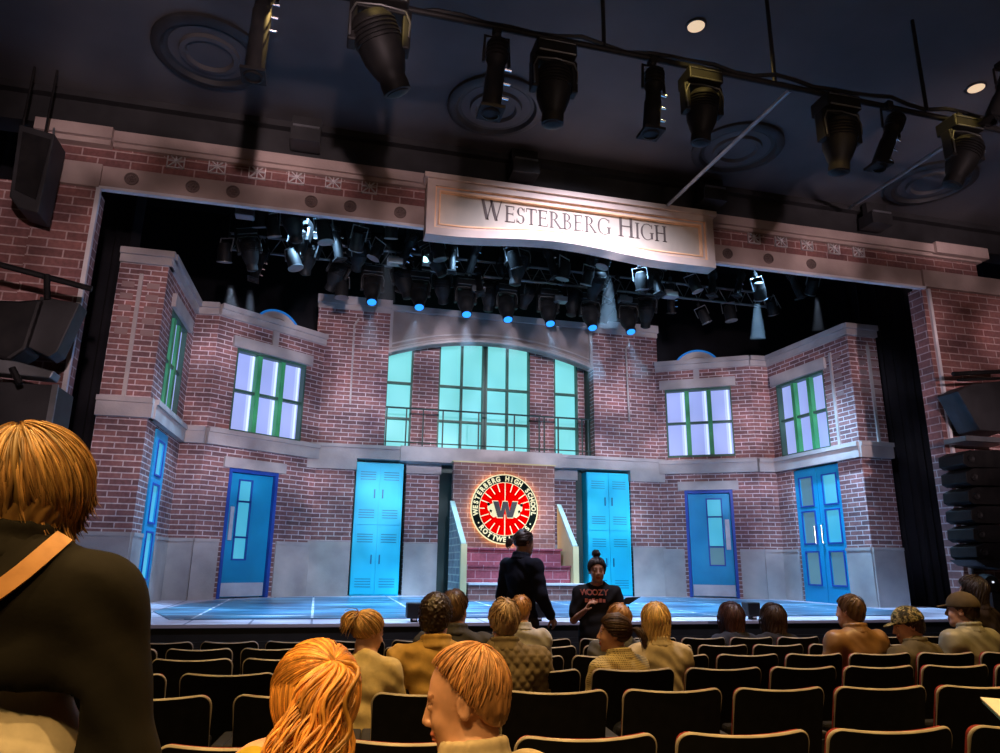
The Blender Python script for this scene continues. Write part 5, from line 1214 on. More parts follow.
def hair(style, H, R, sc, mat, parent, rng, n=120, w=.006, res=.007, length=.2, tie=None, tietop=None, fallto=None, bulk=.012, flip=0., wave=.006, kind=None, tvar=.35, off=None):
    Rn = np.array(R); kind = kind or ('short' if style in ('short', 'curly', 'bob', 'long') else 'up')
    hl = lambda y: hairline(y, kind)
    s = SDF(); s.ell(H + Rn @ (CC * sc), (CR + bulk) * sc, Rn)
    if style in ('short', 'curly'): s.ell(H + Rn @ (np.array([0, -.045, -.01]) * sc), (np.array([.068, .058, .068]) + bulk * .7) * sc, Rn, .02)
    if style in ('bob', 'long'):
        s.ell(H + Rn @ (np.array([0, -.035, -.02]) * sc), (np.array([.070, .060, .080]) + bulk - .008) * sc, Rn, .03)
        if style == 'long':
            s.cone(H + Rn @ (np.array([0, -.06, -.02]) * sc), H + np.array([0, -.075 * sc, -length]), (.066 + bulk * .5) * sc, (.066 + bulk * .5) * sc, .04, .6)
    def cut(P):
        q = (P - H) @ Rn / sc; c = (hl(q[..., 1]) - q[..., 2]) * .8 * sc
        if style in ('bob', 'long'):
            side = np.interp(q[..., 1], [-.2, .0, .035, .06, .09, .2], [-9, -.09 if style == 'bob' else -9, -.05, .03, .075, .08]); c = (np.maximum(side, -.13 if style == 'bob' else -9) - q[..., 2]) * .8 * sc
        return np.clip(c, -.05, .05)
    amp = {'curly': .009, 'short': .004, 'long': .008}.get(style, .003)
    ph = rng.rand(3) * 9
    def disp(P):
        q = (P - H) @ Rn / sc; a = np.arctan2(q[..., 0], q[..., 2] + .02); b_ = np.arctan2(q[..., 0], q[..., 1] + .03)
        if style == 'curly': return amp * sc * (np.sin(q[..., 0] * 190 + ph[0] + 2 * np.sin(q[..., 2] * 90)) * np.sin(q[..., 1] * 170 + ph[1] + 2 * np.sin(q[..., 0] * 80)) * np.sin(q[..., 2] * 180 + ph[2]))
        return amp * sc * (np.sin(b_ * 23 + ph[0] + 3 * q[..., 2] * 20) + .6 * np.sin(b_ * 51 + ph[1]) * np.sin(q[..., 2] * 60)) * .6
    V, Fc = s.mesh(res, disp, cut)
    base_t = np.full((len(V), 3), .75, np.float32)
    root = np_mesh('hair', V, Fc, mat, parent, base_t)
    # strands laid over the cap
    paths, ws, ts = [], [], []
    G = lambda q: H + Rn @ (np.asarray(q) * sc)
    crown = np.array([0, -.55, .85]); crown /= np.linalg.norm(crown)
    if tie is not None: tq = np.array(tie, float)
    for i in range(n):
        if style in ('short', 'curly', 'bob', 'long'):
            phi = rng.rand() * 2 * PI; up = crown; e1 = np.array([1., 0, 0]); e2 = np.cross(up, e1)
            wv = e1 * math.cos(phi) + e2 * math.sin(phi); t0 = rng.rand() ** .7 * 1.9; P = []
            L = (.35 + .5 * rng.rand()) if style in ('short',) else (.16 if style == 'curly' else 3.)
            lean_ = rng.randn() * .15; bz = rng.rand() * .006
            for k in range(26):
                t = t0 + k * .09
                if t - t0 > L and style in ('short', 'curly'): break
                dv = up * math.cos(t) + (wv * math.cos(lean_ * k * .05) + np.cross(up, wv) * math.sin(lean_ * k * .05)) * math.sin(t)
                q = scalp(dv, bulk + bz + .002)
                lim = hl(q[1]) if style in ('short', 'curly') else (-.03 if q[1] < .03 else hl(q[1]) + .01)
                if q[2] < lim - .004 or (kind == 'thin' and q[1] > .070): break
                P.append(q)
            if len(P) < 3: continue
            P = [G(q) for q in P]
            if style in ('bob', 'long'):
                q0 = (P[-1] - H) @ Rn / sc
                if q0[1] > .045: 
                    pass
                else:
                    v = (P[-1] - P[-2]); v = v / np.linalg.norm(v); p = P[-1].copy(); ext = length * (.7 + .35 * rng.rand()); st_ = .016 * sc; m_ = int(ext / st_)
                    outw = np.array([p[0] - H[0], p[1] - H[1], 0]); outw /= np.linalg.norm(outw) + 1e-6; p2 = rng.rand() * 6
                    tgt = off if off is not None else np.zeros(3)
                    for k in range(m_):
                        f = k / max(m_, 1); g_ = np.array([0, 0, -1.]) + outw * (-.10 + .40 * f) + tgt * f
                        if style == 'bob': g_ = np.array([flip * f * 1.5, -.2 * f, -1 + .9 * f * abs(flip)]) + outw * (-.02 + .7 * f)
                        v = v * .72 + g_ * .28; p = p + v / np.linalg.norm(v) * st_ + wave * sc * np.array([math.sin(k * .8 + p2), math.cos(k * .7 + p2), 0]); P.append(p.copy())
        elif style in ('tail', 'bun', 'half'):
            # from the hairline up to the tie, hugging the scalp
            if style == 'half' and rng.rand() < .45:
                phi = rng.rand() * PI + PI; q0 = np.array([math.cos(phi), math.sin(phi) * 1.1 - .1, rng.rand() * .5 - .1])
                P = []
                dv = q0 / np.linalg.norm(q0)
                for k in range(12):
                    q = scalp(dv, bulk + .004); P.append(G(q)); dv = dv + np.array([0, 0, -.10]); dv /= np.linalg.norm(dv)
                    if q[2] < -.03: break
                v = np.array([0, 0, -1.]); p = P[-1].copy(); ext = length * (.7 + .4 * rng.rand()); st_ = .016; p2 = rng.rand() * 6; amp_ = wave * (.6 + .9 * rng.rand())
                for k in range(int(ext / st_)):
                    tg = (off if off is not None else np.zeros(3)); v = v * .7 + (np.array([0, 0, -1.]) + tg) * .3
                    p = p + v / np.linalg.norm(v) * st_ + amp_ * np.array([math.sin(k * .75 + p2), .5 * math.cos(k * .6 + p2), 0]); P.append(p.copy())
            else:
                phi = rng.rand() * 2 * PI; yy = math.sin(phi); xx = math.cos(phi)
                q0 = np.array([xx * .9, yy * 1.0, 0]); zz_ = hl(np.array(CC[1] + yy * .09)) - CC[2] + .006
                if style == 'half': zz_ = max(zz_, .0 + .02 * rng.rand())
                a = np.array([xx * .07, yy * .09, zz_]); b_ = tq - CC; P = []
                for k in range(13):
                    f = k / 12; d_ = a / np.linalg.norm(a) * (1 - f) + b_ / np.linalg.norm(b_) * f; q = scalp(d_, bulk + .002 + .004 * math.sin(f * PI)); P.append(G(q))
                p = P[-1].copy()
                if style == 'bun': pass
                else:
                    ext = length * (.65 + .4 * rng.rand()); st_ = .015; v = Rn @ np.array([rng.randn() * .45, -.7, -.25 + rng.randn() * .2]); p2 = rng.rand() * 6; amp_ = wave * (.5 + 1. * rng.rand())
                    if style == 'tail': v = Rn @ np.array([rng.randn() * .25, -1., .5 + rng.randn() * .2])
                    for k in range(int(ext / st_)):
                        tg = (off if off is not None else np.zeros(3)); v = v * .76 + (np.array([0, 0, -1.]) + tg) * .24; v /= np.linalg.norm(v)
                        p = p + v * st_ + amp_ * np.array([math.sin(k * .75 + p2), .5 * math.cos(k * .6 + p2), .2 * math.sin(k * .5 + p2)]); P.append(p.copy())
        paths.append(P); ws.append(w * (.6 + .8 * rng.rand())); g = 1 + tvar * (rng.rand() * 2 - 1); ts.append((g, g * (1 + .08 * rng.randn() * .5), g))
    if paths:
        V, Fc, T = lock_mesh(paths, ws, np.array(ts)); np_mesh('hair_locks', V, Fc, mat, root, T)
    if style == 'bun':
        s = SDF(); c = G(tq + np.array([0, -.01, .045])); s.ell(c, (.042 * sc, .04 * sc, .042 * sc), None)
        V, Fc = s.mesh(.006, lambda P: .004 * np.sin(P[..., 0] * 150 + P[..., 2] * 90) * np.sin(P[..., 1] * 140)); np_mesh('hair_bun', V, Fc, mat, root)
    if tie is not None and style in ('tail', 'half', 'bun'):
        m = MB(); c = Vector(G(tq * 1.0 + (tq - CC) * .12)); ax = Vector(Rn @ (tq - CC)).normalized(); a = ax.orthogonal().normalized(); b_ = ax.cross(a); rr = .020 if style != 'half' else .018
        m.tube([c + a * math.cos(k * PI / 8) * rr + b_ * math.sin(k * PI / 8) * rr for k in range(17)], .006, 6, caps=False)
        o = m.build('hair_tie', 'seat_shell', root, True, off=(0, 0, 0)); o.parent = root
    return root
def person(label, head, yaw=0., hyaw=0., hpitch=0., hroll=0., sc=1., seated=True, lean=0., leanx=0., sex='m', skin='skin_fair', top=('top', (.1, .1, .1), 'plain'), top_part='jacket', trousers=(.03, .035, .05), res=.011, hres=.005,
           thick=.02, folds=.006, quilt=0., collar=True, hr=None, hcol=(.1, .06, .03), arms=None, group='seated audience', seed=1, nboff=(0, 0, 0), sleeves=True, extra=None, hands=True, mask=None, floorz=None, hem=None, shoes=True, nk=.158, hemz=None, pz=None):
    rng = np.random.RandomState(seed); fz = zfloor(head.y) if floorz is None else floorz
    hz = head.z - fz
    root = thing('person', label, 'person', (head.x, head.y, fz), group); root.rotation_euler = (0, 0, yaw)
    Rr = Matrix.Rotation(-yaw, 3, 'Z')
    H = np.array([0, 0, hz]); R = rot3(hyaw, hpitch, hroll)
    fem = sex == 'f'; sw = (.165 if fem else .190) * sc
    nb = H + np.array([0, -.040, -nk * sc]) + np.array([leanx * .04, 0, 0]) + np.array(nboff)       # neck base
    if seated: pel = np.array([leanx, nb[1] - lean - .01, .52]); hipz = .50
    else: pel = np.array([leanx, nb[1] - lean, pz or .93 * sc])
    tl = nb - pel
    ch = pel + tl * .70; wa = pel + tl * .32
    shl = [nb + np.array([-sw, 0, -.055 * sc]), nb + np.array([sw, 0, -.055 * sc])]
    # arms
    if arms is None: arms = [None, None]
    el, wr, hd = [], [], []
    for i, q in enumerate((-1, 1)):
        A_ = arms[i]
        if A_ is None:
            if seated: e = shl[i] + np.array([q * .04, .06, -.26 * sc]); w_ = e + np.array([-q * .08, .22 * sc, -.03]); 
            else: e = shl[i] + np.array([q * .05, -.02, -.28 * sc]); w_ = e + np.array([-q * .01, .05, -.24 * sc])
        else: e = shl[i] + np.array(A_[0]) * sc; w_ = e + np.array(A_[1]) * sc
        el.append(e); wr.append(w_)
    def legs(s, ex):
        for i, q in enumerate((-1, 1)):
            hp = pel + np.array([q * .09 * sc, 0, -.03])
            if seated: kn = hp + np.array([q * .05, .42 * sc, .0]); ft = np.array([kn[0], kn[1] + .02, .09])
            else: kn = np.array([hp[0] + q * .01, hp[1] + .03, hp[2] * .53]); ft = np.array([hp[0] + q * .02, hp[1], .09])
            s.cone(hp, kn, (.082 + ex) * sc, (.055 + ex) * sc, .04); s.cone(kn, ft, (.052 + ex) * sc, (.036 + ex) * sc, .03)
            yield ft
    # --- body (skin)
    s = SDF(); head_ops(s, H, R, sc, masculine=not fem)
    jaw = H + np.array(R) @ np.array([0, -.02, -.07 * sc])
    s.cone(jaw, nb + np.array([0, .005, .02]), (.046 if fem else .055) * sc, (.052 if fem else .062) * sc, .025)
    s.cone(nb, ch, .06 * sc, .11 * sc, .05, .7); s.cone(ch, pel, .115 * sc, .125 * sc, .05, .72)
    for i in (0, 1):
        s.cone(nb, shl[i], .045 * sc, .05 * sc, .04); s.cone(shl[i], el[i], .045 * sc, .034 * sc, .02); s.cone(el[i], wr[i], .036 * sc, .022 * sc, .015)
    for ft in legs(s, -.004): s.cone(ft + np.array([0, -.03, -.04]), ft + np.array([0, .13, -.05]), .035, .03, .03)
    # the body is meshed in two resolutions welded by overlap: fine head, coarser rest -> one mesh
    if hands:
        for i, q in enumerate((-1, 1)):
            d = (wr[i] - el[i]); A_ = arms[i]
            pn = (0, 0, -1) if seated else (-q, 0, 0)
            curl = .45
            if A_ is not None and len(A_) > 2: pn = A_[2]; curl = A_[3]; 
            dd = d / np.linalg.norm(d)
            if A_ is not None and len(A_) > 4: dd = np.array(A_[4], float)
            s_th = -q if A_ is None or len(A_) <= 5 else A_[5]
            hand_ops(s, wr[i], dd, pn, sc, curl, s_th)
    rb = min(res, .009) if hands else res
    V, Fc = s.mesh(min(hres, rb) if extra == 'fine' else min(rb, .0065)); T = skin_tint(V, H, np.array(R), sc)
    body = np_mesh('body', V, Fc, skin, root, T)
    # --- top garment
    tk = thick
    s = SDF(); s.cone(nb + np.array([0, -.015, -.015]), ch, (.066 + tk) * sc, (.125 + tk) * sc, .05, .74); s.cone(ch, wa, (.130 + tk) * sc, (.118 + tk) * sc, .05, .74)
    s.cone(wa, pel + np.array([0, 0, -.04]), (.118 + tk) * sc, (.140 + tk) * sc, .05, .78)
    for i in (0, 1):
        s.cone(nb + np.array([0, -.02, -.03 * sc]), shl[i], (.045 + tk * .6) * sc, (.052 + tk * .8) * sc, .05)
        s.cone(ch, shl[i] + np.array([0, 0, -.05]), (.08 + tk * .5) * sc, (.05 + tk * .5) * sc, .04)
        fr_ = 1. if sleeves is True else sleeves
        e2 = el[i]; s.cone(shl[i], e2 if fr_ >= .5 else shl[i] + (el[i] - shl[i]) * .75, (.050 + tk) * sc, (.042 + tk) * sc, .025)
        if fr_ >= .5: s.cone(el[i], wr[i] - (wr[i] - el[i]) * .06, (.041 + tk) * sc, (.030 + tk * .7) * sc, .02)
    if hem is not None: s.cone(pel, pel + np.array([0, 0, -hem]), (.15 + tk) * sc, (.17 + tk) * sc, .05, .8)
    nh = nb + np.array([0, .012, .035 * sc])
    if nk > .118: s.sub(nh + np.array([0, .005, .015]), (.060 * sc, .060 * sc, .045 * sc), None, .008)
    p1, p2, p3 = rng.rand(3) * 6
    def disp(P):
        x, y, z = P[..., 0], P[..., 1], P[..., 2]
        d = folds * (np.sin(z * 34 + 5 * np.sin(x * 9 + p1) + 3 * y * 6) * .6 + .5 * np.sin(z * 61 + x * 40 + p2 + 2 * np.sin(x * 17 + p3)))
        if quilt:
            a = np.abs(np.sin((x + z * .9) * PI / .062)); b_ = np.abs(np.sin((x - z * .9) * PI / .062)); d = -quilt * np.minimum(a, b_) ** .6 + quilt * .5 * (z > nb[2] - .09)
        return d
    V, Fc = s.mesh(res, disp, (lambda P: np.clip(np.minimum(hemz - P[..., 2] + .12 * np.clip(-P[..., 0] * 1.0, -.5, .0), .198 - np.abs(P[..., 0])), -.05, .05)) if hemz else None); g = np_mesh(top_part, V, Fc, cloth(*top), root)
    if collar:
        s = SDF(); c0 = nb + np.array([0, .0, .030 * sc])
        for k in range(14):
            a = k / 14 * 2 * PI; a2 = (k + 1) / 14 * 2 * PI; r_ = .072 * sc
            if abs(math.atan2(math.sin((a + a2) / 2 - PI / 2), math.cos((a + a2) / 2 - PI / 2))) < .45: continue
            pa = c0 + np.array([math.cos(a) * r_, math.sin(a) * r_ * .95, .012 * math.cos(a - PI / 2) * -1]); pb = c0 + np.array([math.cos(a2) * r_, math.sin(a2) * r_ * .95, .012 * math.cos(a2 - PI / 2) * -1])
            s.cone(pa, pb, (.012 + tk * .25) * sc, None, .01); s.cone(pa + np.array([0, 0, (.014 + tk * .5) * sc]), pb + np.array([0, 0, (.014 + tk * .5) * sc]), (.008 + tk * .2) * sc, None, .01); s.cone(pa + np.array([math.cos(a) * .012, math.sin(a) * .012, -.022]), pb + np.array([math.cos(a2) * .012, math.sin(a2) * .012, -.022]), (.012 + tk * .25) * sc, None, .01)
        V, Fc = s.mesh(min(res, .008)); np_mesh('collar', V, Fc, cloth(*top), g)
    # --- trousers & shoes
    s = SDF(); s.cone(pel + np.array([-.05 * sc, 0, 0]), pel + np.array([.05 * sc, 0, 0]), .135 * sc, None, .04, .85); fts = list(legs(s, .014))
    if hemz: s.cone(pel, pel + np.array([0, 0, .19]), .142 * sc, .126 * sc, .03, .85)
    V, Fc = s.mesh(max(res, .012), lambda P: .004 * np.sin(P[..., 2] * 50 + P[..., 0] * 30)); tn = 'cloth_%02d%02d%02d' % tuple(int(c * 99) for c in trousers); np_mesh('trousers', V, Fc, cloth(tn, trousers), root)
    for ft in fts:
        s = SDF(); s.cone(ft + np.array([0, -.035, -.045]), ft + np.array([0, .14, -.052]), .044, .036, .03)
        V, Fc = s.mesh(.012); V[:, 2] = np.maximum(V[:, 2], .0); np_mesh('shoe', V, Fc, 'black_paint', root)
    # --- hair
    if hr:
        kw = dict(hr); st = kw.pop('style'); hm = hair_mat('hair_%02d%02d%02d' % tuple(int(c * 99) for c in hcol), hcol)
        hair(st, H, R, sc, hm, root, rng, **kw)
    return root, H, R, dict(nb=nb, shl=shl, el=el, wr=wr, pel=pel, ch=ch)
def local(root, px, py, y):
    p = AY(px, py, y); return Matrix.Rotation(-root.rotation_euler.z, 3, 'Z') @ (p - root.location)
def cap(root, H, R, sc, mat, brim_mat=None, name='cap', back=False, strap=False):
    Rn = np.array(R); s = SDF(); s.ell(H + Rn @ (CC * sc), (CR + .020) * sc, Rn)
    V, Fc = s.mesh(.006, None, lambda P: np.clip((.028 + .15 * (((P - H) @ Rn)[..., 1] * -.15) - ((P - H) @ Rn / sc)[..., 2]) * .9, -.05, .05)); o = np_mesh(name, V, Fc, mat, root)
    s = SDF()
    for k in range(-4, 5):
        a = k * .16; s.cone(H + Rn @ (np.array([math.sin(a) * .075, .06 + .03 * math.cos(a), .040]) * sc), H + Rn @ (np.array([math.sin(a) * .088, .125 + .035 * math.cos(a * 1.6), .026]) * sc), .006 * sc, .005 * sc, .01)
    V, Fc = s.mesh(.004); np_mesh('cap_brim', V, Fc, brim_mat or mat, o)
    return o
# ================================================================ the audience and the two people by the stage
A_ = AY
BLK = (.012, .011, .012)
# standing viewer at the far left, seen from behind
r, H, R, J = person('person standing at far left, back turned, bobbed blond-brown hair, dark olive jacket, tan bag strap', A_(28, 503, 1.62), yaw=-.10, hyaw=-.15, hpitch=.12, sc=1.03, seated=False, sex='f',
    top=('dark_olive_fleece', (.0065, .0055, .004), 'plain'), top_part='jacket', trousers=(.62, .55, .42), thick=.032, folds=.004, res=.010, hcol=(.36, .20, .07), floorz=0., collar=True,
    hr=dict(style='bob', n=1200, w=.0042, length=.055, flip=1.0, bulk=.026, wave=.003, tvar=.6), seed=3, group=None, hemz=1.265, pz=1.12, nk=.120, arms=[((-.06, -.0, -.28), (.02, .10, -.22)), ((.07, -.02, -.27), (-.03, .16, -.20))])
from mathutils.bvhtree import BVHTree
m = MB(); jk = [c for c in r.children if c.name.startswith('jacket')][0]; bpy.context.view_layer.update(); Mj = r.matrix_world
bv = BVHTree.FromPolygons([Mj @ v.co for v in jk.data.vertices], [tuple(p.vertices) for p in jk.data.polygons]); cv = []
for px, py in ((92, 518), (84, 524), (74, 531), (62, 540), (50, 551), (37, 562), (24, 573), (11, 583), (-2, 592), (-16, 601), (-30, 609)):
    d_ = Vector(ray(px, py)).normalized(); h_ = bv.ray_cast(Vector((0, 0, EYE)), d_)
    if h_[0] is not None: cv.append(np.array(Mj.inverted() @ (h_[0] + h_[1] * (-.007 if h_[1].dot(d_) > 0 else .007))))
mottle('tan_leather', (.42, .19, .055), (.55, .27, .09), 30, .5)
def ribbon(m, cv, w, t, cen, up=np.array([0, 0, 1.])):
    for k in range(len(cv) - 1):
        q = []
        for p, n_ in ((cv[k], k), (cv[k + 1], k + 1)):
            tg = cv[min(n_ + 1, len(cv) - 1)] - cv[max(n_ - 1, 0)]; tg = tg / np.linalg.norm(tg); o_ = p - cen; o_ = o_ - tg * (o_ @ tg); o_ /= np.linalg.norm(o_); sd = np.cross(tg, o_)
            q.append((p + sd * w - o_ * t, p - sd * w - o_ * t, p - sd * w + o_ * t, p + sd * w + o_ * t))
        a, b_ = q
        for i in range(4): j = (i + 1) % 4; m.poly([a[i], a[j], b_[j], b_[i]])
        if k == 0: m.poly(a[::-1])
        if k == len(cv) - 2: m.poly(b_)
ribbon(m, cv, .016, .004, J['ch']); o = m.build('bag_strap', 'tan_leather', None, True, off=(0, 0, 0)); o.parent = r; o['label'] = 'tan leather bag strap'
# seat row just ahead of the camera: two people
r, H, R, J = person('person with long wavy ginger hair tied half up, leaning forward in the nearest row', A_(313, 711, 1.74), yaw=.05, hyaw=.12, hpitch=.22, hroll=.05, sc=1.0, lean=.22, leanx=-.30, nk=.115, nboff=(-.085, -.05, 0), sex='f',
    top=('mustard_top', (.42, .31, .03), 'plain'), top_part='top', thick=.024, folds=.004, res=.010, hcol=(.62, .26, .05), collar=False, floorz=0.,
    hr=dict(style='half', n=1000, w=.0046, length=.36, tie=(.012, -.092, .078), bulk=.016, wave=.0075, off=np.array([-.45, -.30, 0]), tvar=.6), seed=5, group='people in the nearest row')
r, H, R, J = person('person in profile with short strawberry-blond hair and camouflage-print top, nearest row', A_(466, 701, 1.83), yaw=.35, hyaw=.85, hpitch=.22, nk=.145, hroll=.0, sc=.97, lean=.02, sex='f', skin='skin_fair',
    top=('pale_camo_top', (.42, .34, .22), 'plain'), top_part='top', thick=.022, folds=.004, res=.009, hcol=(.42, .20, .075), extra='fine', hres=.0042, floorz=0.,
    hr=dict(style='short', n=1500, w=.0026, bulk=.008, kind='thin', length=.1, tvar=.45), seed=6, group='people in the nearest row')
# third row (behind the seats of row three)
person('person with blond ponytail and cream knitted jumper turned to the right, profile', A_(368, 633, 4.45), yaw=-.35, hyaw=-.75, hpitch=.22, hroll=-.05, sc=.93, sex='f', top=('cream_knit', (.60, .47, .22), 'plain'), top_part='jumper', lean=.05,
    thick=.022, folds=.006, hcol=(.58, .34, .11), hr=dict(style='tail', n=190, w=.005, length=.16, tie=(0, -.085, .085), bulk=.010, wave=.006), seed=7, collar=False, group='seated audience')
r5 = person('person with dark curly hair and tan jacket with brown corduroy collar, back view', A_(436, 618, 4.62), yaw=-.05, hyaw=-.35, sc=1.1, top=('tan_canvas', (.44, .27, .07), 'plain'), top_part='jacket', thick=.030, folds=.008,
    hcol=(.032, .018, .010), hr=dict(style='curly', n=160, w=.006, bulk=.020), seed=8)
person('person in a dark grey jacket sitting half hidden beyond the curly-haired person', A_(455, 610, 5.45), yaw=-.1, hyaw=-.5, sc=1.1, top=('charcoal_wool', (.05, .048, .046), 'plain'), top_part='jacket', thick=.028,
    hcol=(.12, .065, .03), hr=dict(style='short', n=90, w=.005, bulk=.012), seed=9)
person('person with short greying hair and quilted olive-brown jacket, back view', A_(504, 622, 4.55), yaw=-.12, hyaw=.05, sc=1.06, top=('olive_quilt', (.15, .115, .065), 'plain'), top_part='jacket', thick=.036, folds=.0, quilt=.011, res=.009,
    hcol=(.42, .29, .17), hr=dict(style='short', n=170, w=.0055, bulk=.013), seed=10)
person('child with reddish-blond hair and pale top seated beyond the quilted jacket', A_(521, 611, 5.9), yaw=-.1, hyaw=-.4, hpitch=.1, sc=.93, top=('pale_grey_top', (.42, .40, .34), 'plain'), top_part='top', thick=.016,
    hcol=(.50, .24, .07), hr=dict(style='short', n=120, w=.005, bulk=.012), seed=11)
person('person in a checked tweed jacket with dark hair tied back, profile to the left', A_(614, 634, 4.62), yaw=.35, hyaw=.85, hpitch=-.02, hroll=.0, sc=.97, sex='f', skin='skin_tan', top=('tweed', (.30, .24, .11), 'tweed'), top_part='jacket', thick=.026, lean=.06, leanx=.05,
    hcol=(.055, .028, .014), hr=dict(style='tail', n=220, w=.005, length=.17, tie=(0, -.095, .035), bulk=.010, wave=.004), seed=12, res=.010)
person('person with long straight blond hair and cream coat behind the tweed jacket', A_(656, 623, 5.2), yaw=-.15, hyaw=-.2, hpitch=.05, sc=1.05, sex='f', top=('cream_coat', (.42, .34, .20), 'plain'), top_part='coat', thick=.026,
    hcol=(.72, .46, .16), hr=dict(style='long', n=340, w=.006, length=.16, bulk=.022, wave=.002), seed=13)
person('person in a grey jacket leaning sideways, mostly hidden behind the tweed jacket', A_(618, 621, 5.45), yaw=.1, hyaw=.0, hroll=.15, sc=1.0, lean=.02, leanx=-.20, top=('grey_jacket', (.095, .095, .09), 'plain'), top_part='jacket', thick=.028,
    hcol=(.40, .20, .07), hr=dict(style='short', n=90, w=.005, bulk=.012), seed=14)
person('person with shoulder-length dark brown hair in the front row, left of two', A_(731, 619, 6.8), yaw=.0, sc=1.05, sex='f', top=('navy_coat', (.035, .038, .050), 'plain'), top_part='coat', thick=.03,
    hcol=(.085, .035, .022), hr=dict(style='long', n=300, w=.007, length=.14, bulk=.036, wave=.005), seed=15)
person('person with shoulder-length dark brown hair in the front row, right of two', A_(773, 620, 6.8), yaw=-.1, sc=1.05, sex='f', top=('black_coat', (.026, .024, .026), 'plain'), top_part='coat', thick=.03,
    hcol=(.055, .028, .020), hr=dict(style='long', n=300, w=.007, length=.15, bulk=.038, wave=.005), seed=16)
r14, H, R, J = person('person with short brown hair and beard in a brown leather jacket, back view', A_(850, 612, 5.35), yaw=.05, hyaw=.35, sc=1.07, skin='skin_fair', top=('brown_leather', (.19, .10, .035), 'leather'), top_part='jacket', thick=.036, folds=.0025,
    hcol=(.12, .065, .028), hr=dict(style='short', n=150, w=.0055, bulk=.010), seed=17)
r15, H, R, J = person('person in a camouflage cap and dark jacket leaning left, dark beard', A_(908, 626, 5.2), yaw=.25, hyaw=.85, hpitch=.22, hroll=.0, sc=1.12, skin='skin_fair', lean=.05, leanx=.04, top=('dark_olive_shell', (.075, .060, .030), 'plain'), top_part='jacket', thick=.038, folds=.004,
    hcol=(.025, .014, .010), hr=dict(style='short', n=120, w=.006, bulk=.011), seed=18)
cap(r15, H, R, 1.12, cloth('camo_cap', (.2, .18, .1), 'camo'))
s = SDF(); Rn = np.array(R); s.ell(H + Rn @ np.array([0, .045, -.10]), (.055, .05, .06), Rn)
V, Fc = s.mesh(.008, lambda P: .004 * np.sin(P[..., 0] * 200) * np.sin(P[..., 2] * 170), lambda P: np.clip((((P - H) @ Rn)[..., 2] + .052) * .9, -.05, .05)); np_mesh('beard', V, Fc, hair_mat('hair_beard', (.025, .014, .010)), r15)
r16, H, R, J = person('person in a dark baseball cap and grey-green hooded jacket at the right edge', A_(962, 611, 5.2), yaw=.15, hyaw=.45, sc=1.12, skin='skin_fair', top=('grey_green_shell', (.20, .19, .13), 'leather'), top_part='jacket', thick=.040, folds=.003,
    hcol=(.04, .022, .015), hr=dict(style='short', n=100, w=.006, bulk=.008), seed=19)
cap(r16, H, R, 1.12, cloth('dark_cap', (.075, .055, .03), 'plain'))
person('dim dark-haired person in dark clothes beyond the capped person, right edge', A_(972, 592, 6.1), yaw=.3, hyaw=.2, hroll=.25, sc=1.12, sex='f', skin='skin_tan', top=('dark_brown_top', (.022, .014, .012), 'plain'), top_part='top', thick=.035,
    hcol=(.03, .018, .014), hr=dict(style='long', n=160, w=.007, length=.2, bulk=.026, wave=.006), seed=20)
# ---- the two standing people between the front row and the stage
r18, H, R, J = person('person standing before the stage in long dark sweatshirt, hair in a ponytail, facing right', A_(524, 543, 7.25), yaw=-1.05, hyaw=-.2, hpitch=.08, sc=1.06, seated=False, skin='skin_tan', top=('navy_sweatshirt', (.010, .011, .020), 'plain'), top_part='sweatshirt',
    thick=.022, folds=.004, trousers=(.02, .02, .03), hcol=(.05, .025, .018), hr=dict(style='tail', n=130, w=.006, length=.14, tie=(0, -.10, .02), bulk=.006, wave=.006), seed=21, group='people standing by the stage', collar=True, hem=.10,
    arms=[None, ((.05, .02, -.27), (-.02, .16, -.19))], floorz=-.06)
s = SDF(); Rn = np.array(R); s.ell(H + Rn @ (np.array([0, .055, -.062]) * 1.04), (.050, .047, .045), Rn)
V, Fc = s.mesh(.006, None, lambda P: np.clip((((P - H) @ Rn)[..., 2] + .035) * .9, -.05, .05)); np_mesh('beard', V, Fc, hair_mat('hair_beard2', (.030, .016, .012)), r18)
r19, H, R, J = person('person standing before the stage in black lettered t-shirt, hair in a top bun, hands raised', A_(597, 571, 6.85), yaw=PI - .30, hyaw=.05, sc=1.0, seated=False, sex='f', skin='skin_tan', top=('black_tee', (.010, .009, .011), 'plain'), top_part='t_shirt',
    thick=.026, folds=.004, trousers=(.012, .012, .016), hcol=(.020, .012, .012), hr=dict(style='bun', n=120, w=.005, tie=(0, -.03, .12), bulk=.008), seed=22, group='people standing by the stage', collar=False, hem=.25, sleeves=.4,
    arms=[((-.08, .02, -.25), (.06, .23, -.05), (1, .2, 0), .5, (.35, .5, .5), 1), ((.07, .03, -.25), (-.10, .20, .10), (-1, .2, 0), .6, (-.4, .3, .7), -1)], floorz=-.06)
